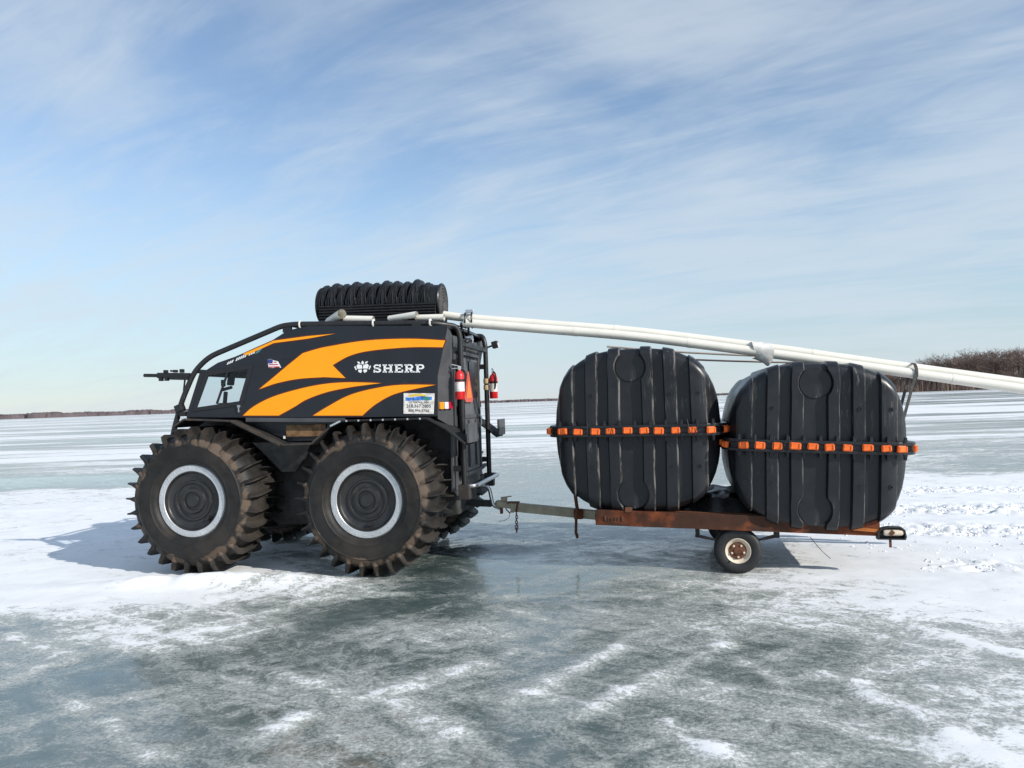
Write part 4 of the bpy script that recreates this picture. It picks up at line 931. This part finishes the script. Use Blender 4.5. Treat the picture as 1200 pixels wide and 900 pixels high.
def make_tank(loc, tilt, lean, Wd, Hh, Dp, label, seed):
    rnd = random.Random(seed)
    e = empty('storage_tank', loc); e.rotation_euler = (Matrix.Rotation(T_YAW, 3, 'Z') @ Matrix.Rotation(R(tilt), 3, 'Y') @ Matrix.Rotation(R(lean), 3, 'X')).to_euler()
    tag(e, label, 'tank', 'black storage tanks on the trailer')
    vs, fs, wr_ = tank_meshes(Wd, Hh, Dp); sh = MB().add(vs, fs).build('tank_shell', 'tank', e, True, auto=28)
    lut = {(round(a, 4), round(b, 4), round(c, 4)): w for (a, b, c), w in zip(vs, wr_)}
    at = sh.data.attributes.new('lit_edge_wear', 'FLOAT', 'POINT'); at.data.foreach_set('value', [lut.get((round(v.co.x, 4), round(v.co.y, 4), round(v.co.z, 4)), 0.) for v in sh.data.vertices])
    for sy in (-1, 1):
        for sz in (1, -1):
            ck = MB(); ck.lathe([(-.06, .150), (-.003, .150), (.003, .144), (.003, .0)], 36, 'y'); c = ck.build('round_boss', 'tank', e, True, auto=40)
            c.location = (-.04, sy * (Dp - .0495), sz * (Hh - .215)); c.rotation_euler = (0, 0, 0 if sy > 0 else math.pi)
        for x in (-.68, -.435, .35, .62):
            for sz in (1, -1):
                dm = MB().lathe([(-.006, .022), (.004, .020), (.005, .010), (-.004, .006), (-.004, 0)], 12, 'y').build('dimple', 'tank', e, True); dm.location = (x, sy * (Dp + .002 - .22 * max(0, (abs(x) - .55) / .28) ** 3), sz * .36); dm.rotation_euler = (0, 0, 0 if sy > 0 else math.pi)
    # flange round the middle
    def outline(gx, gy, rc=.30):
        o = []
        for cx_, cy_, a0 in ((1, 1, 0), (-1, 1, 90), (-1, -1, 180), (1, -1, 270)):
            for j in range(6):
                a = R(a0 + j * 18); o.append((cx_ * (gx - rc) + rc * math.cos(a), cy_ * (gy - rc) + rc * math.sin(a)))
        return o
    for z0, z1, g in ((.028, .058, .056), (-.058, -.028, .056), (-.030, .030, .038)):
        fl = MB(); fl.sheet(outline(Wd + g, Dp + g), [outline(Wd - .10, Dp - .12)], lambda x, y, w: (x, y, z0 if w else z1), 1); fl.build('flange', 'tank', e, bevel=.004)
    # orange clips
    proto = None
    spots = []
    n = 12
    for k in range(n):
        gx, gy, rc = Wd + .062, Dp + .062, .30; x = (gx - .022) * (2 * k / (n - 1) - 1); dx = max(0, abs(x) - (gx - rc))
        y = gy - rc + math.sqrt(rc * rc - dx * dx); an = math.asin(dx / rc) * (1 if x > 0 else -1)
        spots.append((x, -y, an)); spots.append((x, y, math.pi - an))
    for k in range(9):
        y = -Dp + .30 + (2 * Dp - .60) * k / 8; spots += [(Wd + .062, y, math.pi / 2), (-(Wd + .062), y, -math.pi / 2)]
    for x, y, rz in spots:
        if proto is None:
            c = MB(); c.box((0, 0, 0), (.092, .026, .052)); c.box((-.030, -.012, 0), (.014, .014, .054)); c.box((.034, -.012, 0), (.012, .014, .054)); c.box((0, .012, .028), (.080, .03, .010)); c.box((0, .012, -.028), (.080, .03, .010))
            proto = c.build('clip', 'clip', e, bevel=.004); o = proto
        else: o = proto.copy(); COL.objects.link(o)
        o.location = (x + rnd.uniform(-.012, .012), y + rnd.uniform(-.004, .004), rnd.uniform(-.006, .006)); o.rotation_euler = (rnd.uniform(-.06, .06), rnd.uniform(-.07, .07), rz + rnd.uniform(-.05, .05))
        s = rnd.uniform(.92, 1.12); o.scale = (s, 1, rnd.uniform(.92, 1.08))
    lug = None
    for k in range(11):
        x = -Wd + .09 + (2 * Wd - .18) * k / 10
        for sy in (-1, 1):
            for sz in (1, -1):
                if lug is None: lug = MB().box((0, 0, 0), (.028, .05, .050), None, .7).build('lug', 'tank', e); o = lug
                else: o = lug.copy(); COL.objects.link(o)
                o.location = (x, sy * (Dp + .010), sz * .080); o.rotation_euler = (0 if sz > 0 else math.pi, 0, 0)
    for k in range(4):
        x = rnd.uniform(-.6, .6); a = rnd.uniform(-.05, .05)
        MB().tube([(x, -(Dp + .085), -.05), (x + a * .3, -(Dp + .095), .0), (x + a, -(Dp + .09), .075 + rnd.uniform(0, .04))], .004, 5).build('zip_tie', 'black_part', e)
    return e
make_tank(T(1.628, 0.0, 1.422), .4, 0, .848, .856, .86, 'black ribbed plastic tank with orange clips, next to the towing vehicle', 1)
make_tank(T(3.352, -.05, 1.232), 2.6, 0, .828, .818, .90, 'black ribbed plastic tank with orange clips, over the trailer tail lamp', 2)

# ------------------------------------------------------------------ trailer (local: x rearwards, y away, z up, pitched nose up)
trl = empty('flatbed_trailer', T_LOC, (0, 0, T_YAW)); tag(trl, 'rusty low flatbed trailer with small cream wheels carrying two black tanks', 'trailer')
ZB = lambda x: .555 - .034 * (x - 1.2)      # centre height of the side rails
for sgn in (-1, 1):
    b = MB(); y = sgn * .865; x0, x1 = 1.20, 3.86
    for dz, hh, yy, tt in ((0, .15, y, .012), (.069, .014, y - sgn * .03, .06), (-.069, .014, y - sgn * .03, .06)):
        b.bar((x0, yy, ZB(x0) + dz), (x1, yy, ZB(x1) + dz - (.01 if dz else .01)), tt, hh)
    rail = b.build('side_rail', 'rust', trl, bevel=.003)
    for x in (1.30, 1.47, 1.535):
        MB().box((x, y + sgn * .008, ZB(x) + (.0 if x < 1.5 else .09)), (.018 if x < 1.5 else .07, .012, .05)).build('rail_tab', 'rust_dark', rail)
    for k in range(5): MB().box((1.32 + k * .033, y + sgn * .007, ZB(1.4) - .01), (.010, .006, .03)).build('stamp_mark', 'black_part', rail)
    # wheel
    w = empty('wheel', (2.575, sgn * .765, .222), (0, R(20), 0 if sgn > 0 else math.pi), trl)
    MB().lathe(smooth2([(-.06, .118), (-.072, .14), (-.078, .18), (-.068, .212), (-.04, .226), (0, .228), (.04, .226), (.068, .212), (.078, .18), (.072, .14), (.06, .118)], 2), 48).build('tyre', 'rubber', w, True, auto=50)
    MB().lathe([(.064, .124), (.070, .120), (.060, .108), (.044, .098), (.040, .084)], 40).build('rim', 'cream_rim', w, True, auto=50)
    MB().lathe([(.040, .085), (.050, .080), (.052, .040), (.062, .036), (.064, .0)], 32).build('hub', 'rust_dark', w, True)
    for k in range(5):
        a = 2 * math.pi * k / 5; MB().lathe([(.05, .011), (.066, .011), (.068, 0)], 6, 'y', (.060 * math.cos(a), 0, .060 * math.sin(a))).build('wheel_nut', 'cream_rim', w)
    MB().tube([(.10, .055, -.06), (.118, .085, -.07)], .006, 6).build('valve_stem', 'black_part', w)
    spr = MB()
    for k in range(3):
        L = .40 - k * .09; pts = [(2.575 - L + 2 * L * j / 8, sgn * .62, .33 - .05 * (1 - ((j - 4) / 4) ** 2) - .012 * k) for j in range(9)]
        for a, c in zip(pts[:-1], pts[1:]): spr.bar(a, c, .05, .010)
    spr.build('leaf_spring', 'rust_dark', trl)
    for x in (2.20, 2.96): MB().box((x, sgn * .66, .40), (.04, .16, .13)).build('spring_hanger', 'black_part', trl, bevel=.004)
    for a, c in (((2.22, .365), (2.36, .33)), ((2.93, .375), (2.80, .335))): MB().bar((a[0], sgn * .80, a[1]), (c[0], sgn * .80, c[1]), .02, .016).build('spring_shackle', 'black_part', trl)
    # tail lamp bracket
    tl_ = MB(); ol = [(3.83, .352), (4.075, .350), (4.085, .375), (4.075, .440), (4.045, .468), (3.93, .472), (3.86, .455), (3.83, .43)]
    tl_.sheet([(a, z) for a, z in ol], [[(a * .86 + 3.96 * .14, z * .80 + .41 * .20) for a, z in ol]], lambda x, z, w: (x, sgn * (.905 - .075 * w), z), 1)
    tl_.sheet(ol, [], lambda x, z, w: (x, sgn * (.845 - .012 * w), z), 1)
    br = tl_.build('lamp_bracket', 'black_part', trl, bevel=.004)
    q = MB(); q.lathe([(-.085, 0), (-.085, .024), (-.07, .031), (.07, .031), (.085, .022), (.085, 0)], 14, 'x', (3.975, sgn * .875, .416)); q.build('tail_lamp', 'cream_rim', br, True)
    MB().box((3.955, sgn * .900, .414), (.035, .02, .05), Matrix.Rotation(R(45), 3, 'Y')).build('lamp_clip', 'rust_dark', br)
    MB().box((3.945, sgn * .88, .315), (.022, .010, .075)).build('hanging_tab', 'rust_dark', br)
    MB().bar((3.62, sgn * .888, ZB(3.62) - .02), (3.85, sgn * .888, .432), .010, .030).build('lamp_arm', simple('orange_rust', (.36, .11, .02), .7, .1, .3, 14, .3), trl)
for x in (1.22, 1.75, 2.3, 2.85, 3.4, 3.84): MB().bar((x, -.86, ZB(x)), (x, .86, ZB(x)), .05, .08).build('crossmember', 'rust', trl)
for k in range(6):
    y = -.70 + k * .28; MB().bar((1.22, y, ZB(1.22) + .059), (3.84, y, ZB(3.84) + .059), .24, .025).build('deck_plank', 'rust_dark', trl)
MB().tube([(2.575, -.72, .222), (2.575, .72, .222)], .028, 12).build('axle', 'rust_dark', trl, True)
tg = MB(); tg.bar((.17, 0, .545), (1.45, 0, .418), .09, .098); tong = tg.build('tongue', 'tongue', trl, bevel=.006)
cp = MB(); cp.bar((-.03, 0, .585), (.20, 0, .555), .085, .07); cp.lathe([(-.02, 0), (.0, .052), (.035, .05), (.055, .03), (.06, 0)], 16, 'z', (0, 0, .565)); cp.box((.06, 0, .635), (.07, .05, .05)); cp.bar((.05, 0, .655), (.15, 0, .668), .03, .012); cp.box((.16, 0, .54), (.04, .10, .11))
cp.build('coupler', 'tongue', tong, bevel=.006)
tg2 = MB(); tg2.bar((.10, 0, .598), (.235, 0, .597), .10, .014); tg2.tube([(.23, -.055, .60), (.21, -.06, .49)], .012, 6); tg2.box((.03, -.02, .52), (.03, .04, .10)); tg2.bar((.08, -.03, .53), (.13, -.03, .475), .012, .012); tg2.build('safety_latch', 'rust_dark', tong, bevel=.003)
ch = MB()
for k in range(7):
    c = Vector((.212 + .004 * math.sin(k * 2), -.062, .47 - k * .030)); rr = .016 if k < 5 else .022
    ch.tube([c + (Vector((math.cos(t) * rr * .75, 0, math.sin(t) * rr * 1.3)) if k % 2 else Vector((0, math.cos(t) * rr * .75, math.sin(t) * rr * 1.3))) for t in np.linspace(0, 2 * math.pi, 13)[:-1]], .0055, 5, closed=True)
ch.build('safety_chain', 'rust_dark', tong, True)
MB().tube(smooth2([(.14, -.05, .50), (.12, -.05, .43), (.06, -.05, .395), (.02, -.05, .390), (.0, -.06, .385)], 4), .003, 5).build('safety_cable', 'black_part', tong)
# leg, hung from the tongue
lg = MB(); lg.bar((.885, -.065, .76), (.915, -.065, .50), .030, .075, (0, 1, 0)); lg.bar((.900, -.07, .50), (.888, -.07, .26), .026, .060, (0, 1, 0)); lg.bar((.888, -.07, .27), (.905, -.07, .205), .026, .050, (0, 1, 0))
leg = lg.build('landing_leg', 'rust_dark', trl, bevel=.004)
MB().box((.925, -.07, .472), (.10, .05, .11)).build('leg_clamp', 'rust', leg, bevel=.006)
MB().tube(smooth2([(3.25, -.80, .36), (3.33, -.82, .25), (3.42, -.85, .16)], 4), .003, 5).build('loose_wire', 'black_part', trl)

# rolled black plastic between the tanks
ps = MB(); nx_, ny_ = 36, 14
for j in range(ny_):
    y = -.72 + 1.44 * j / (ny_ - 1)
    for i in range(nx_):
        x = 2.05 + 1.0 * i / (nx_ - 1); u = i / (nx_ - 1)
        z = ZB(x) + .062 + .115 * math.sin(math.pi * min(1, max(0, u))) ** .4 + .030 * math.sin(y * 16 + .5 * math.sin(x * 7)) + .012 * math.sin(x * 23 + y * 5)
        if j in (0, ny_ - 1): z = ZB(x) + .072
        if i in (0, nx_ - 1): z = ZB(x) + .072
        ps.v.append((T(x, y, z)))
for j in range(ny_ - 1):
    for i in range(nx_ - 1): ps.f.append((j * nx_ + i, j * nx_ + i + 1, (j + 1) * nx_ + i + 1, (j + 1) * nx_ + i))
tag(ps.build('plastic_sheet', 'plastic_liner', None, True), 'folded glossy black plastic sheet on the trailer deck between the tanks', 'sheet')

# loose churned snow along the tyre tracks
def snow_chunks():
    rr = np.random.default_rng(21); b = MB()
    base = [Vector(v).normalized() for v in ((1, 0, 0), (-1, 0, 0), (0, 1, 0), (0, -1, 0), (0, 0, 1), (0, 0, -1))]
    fc = [(0, 2, 4), (2, 1, 4), (1, 3, 4), (3, 0, 4), (2, 0, 5), (1, 2, 5), (3, 1, 5), (0, 3, 5)]
    for x0, y0, x1, y1, wd, n in ((5.2, 13.6, 9.5, 12.5, .50, 700), (4.6, 11.35, 9, 10.4, .58, 1200), (4.0, 9.75, 8.5, 8.65, .50, 1100), (3.9, 7.62, 7, 6.75, .30, 260), (-.6, 9.2, .1, 9.4, .25, 60), (3.6, 8.6, 5.6, 8.1, .6, 160)):
        for i in range(n):
            t = rr.random(); d = rr.normal(0, wd * .55); x = x0 + (x1 - x0) * t - d * (y1 - y0) / 6; y = y0 + (y1 - y0) * t + d
            r = .006 + .022 * rr.random() ** 2.4; q = Matrix.Rotation(rr.uniform(0, 6.28), 3, Vector(rr.normal(0, 1, 3)).normalized())
            b.add([(q @ Vector((v.x * r * rr.uniform(.6, 1.4), v.y * r * rr.uniform(.6, 1.4), v.z * r * rr.uniform(.5, 1.1)))) + Vector((x, y, .012 + r * .15)) for v in base], fc)
    tag(b.build('loose_snow', simple('loose_snow', (.84, .845, .85), .8, 0, .03, 20)), 'loose chunks of snow thrown up along the tyre tracks', 'snow', kind='stuff')
snow_chunks()
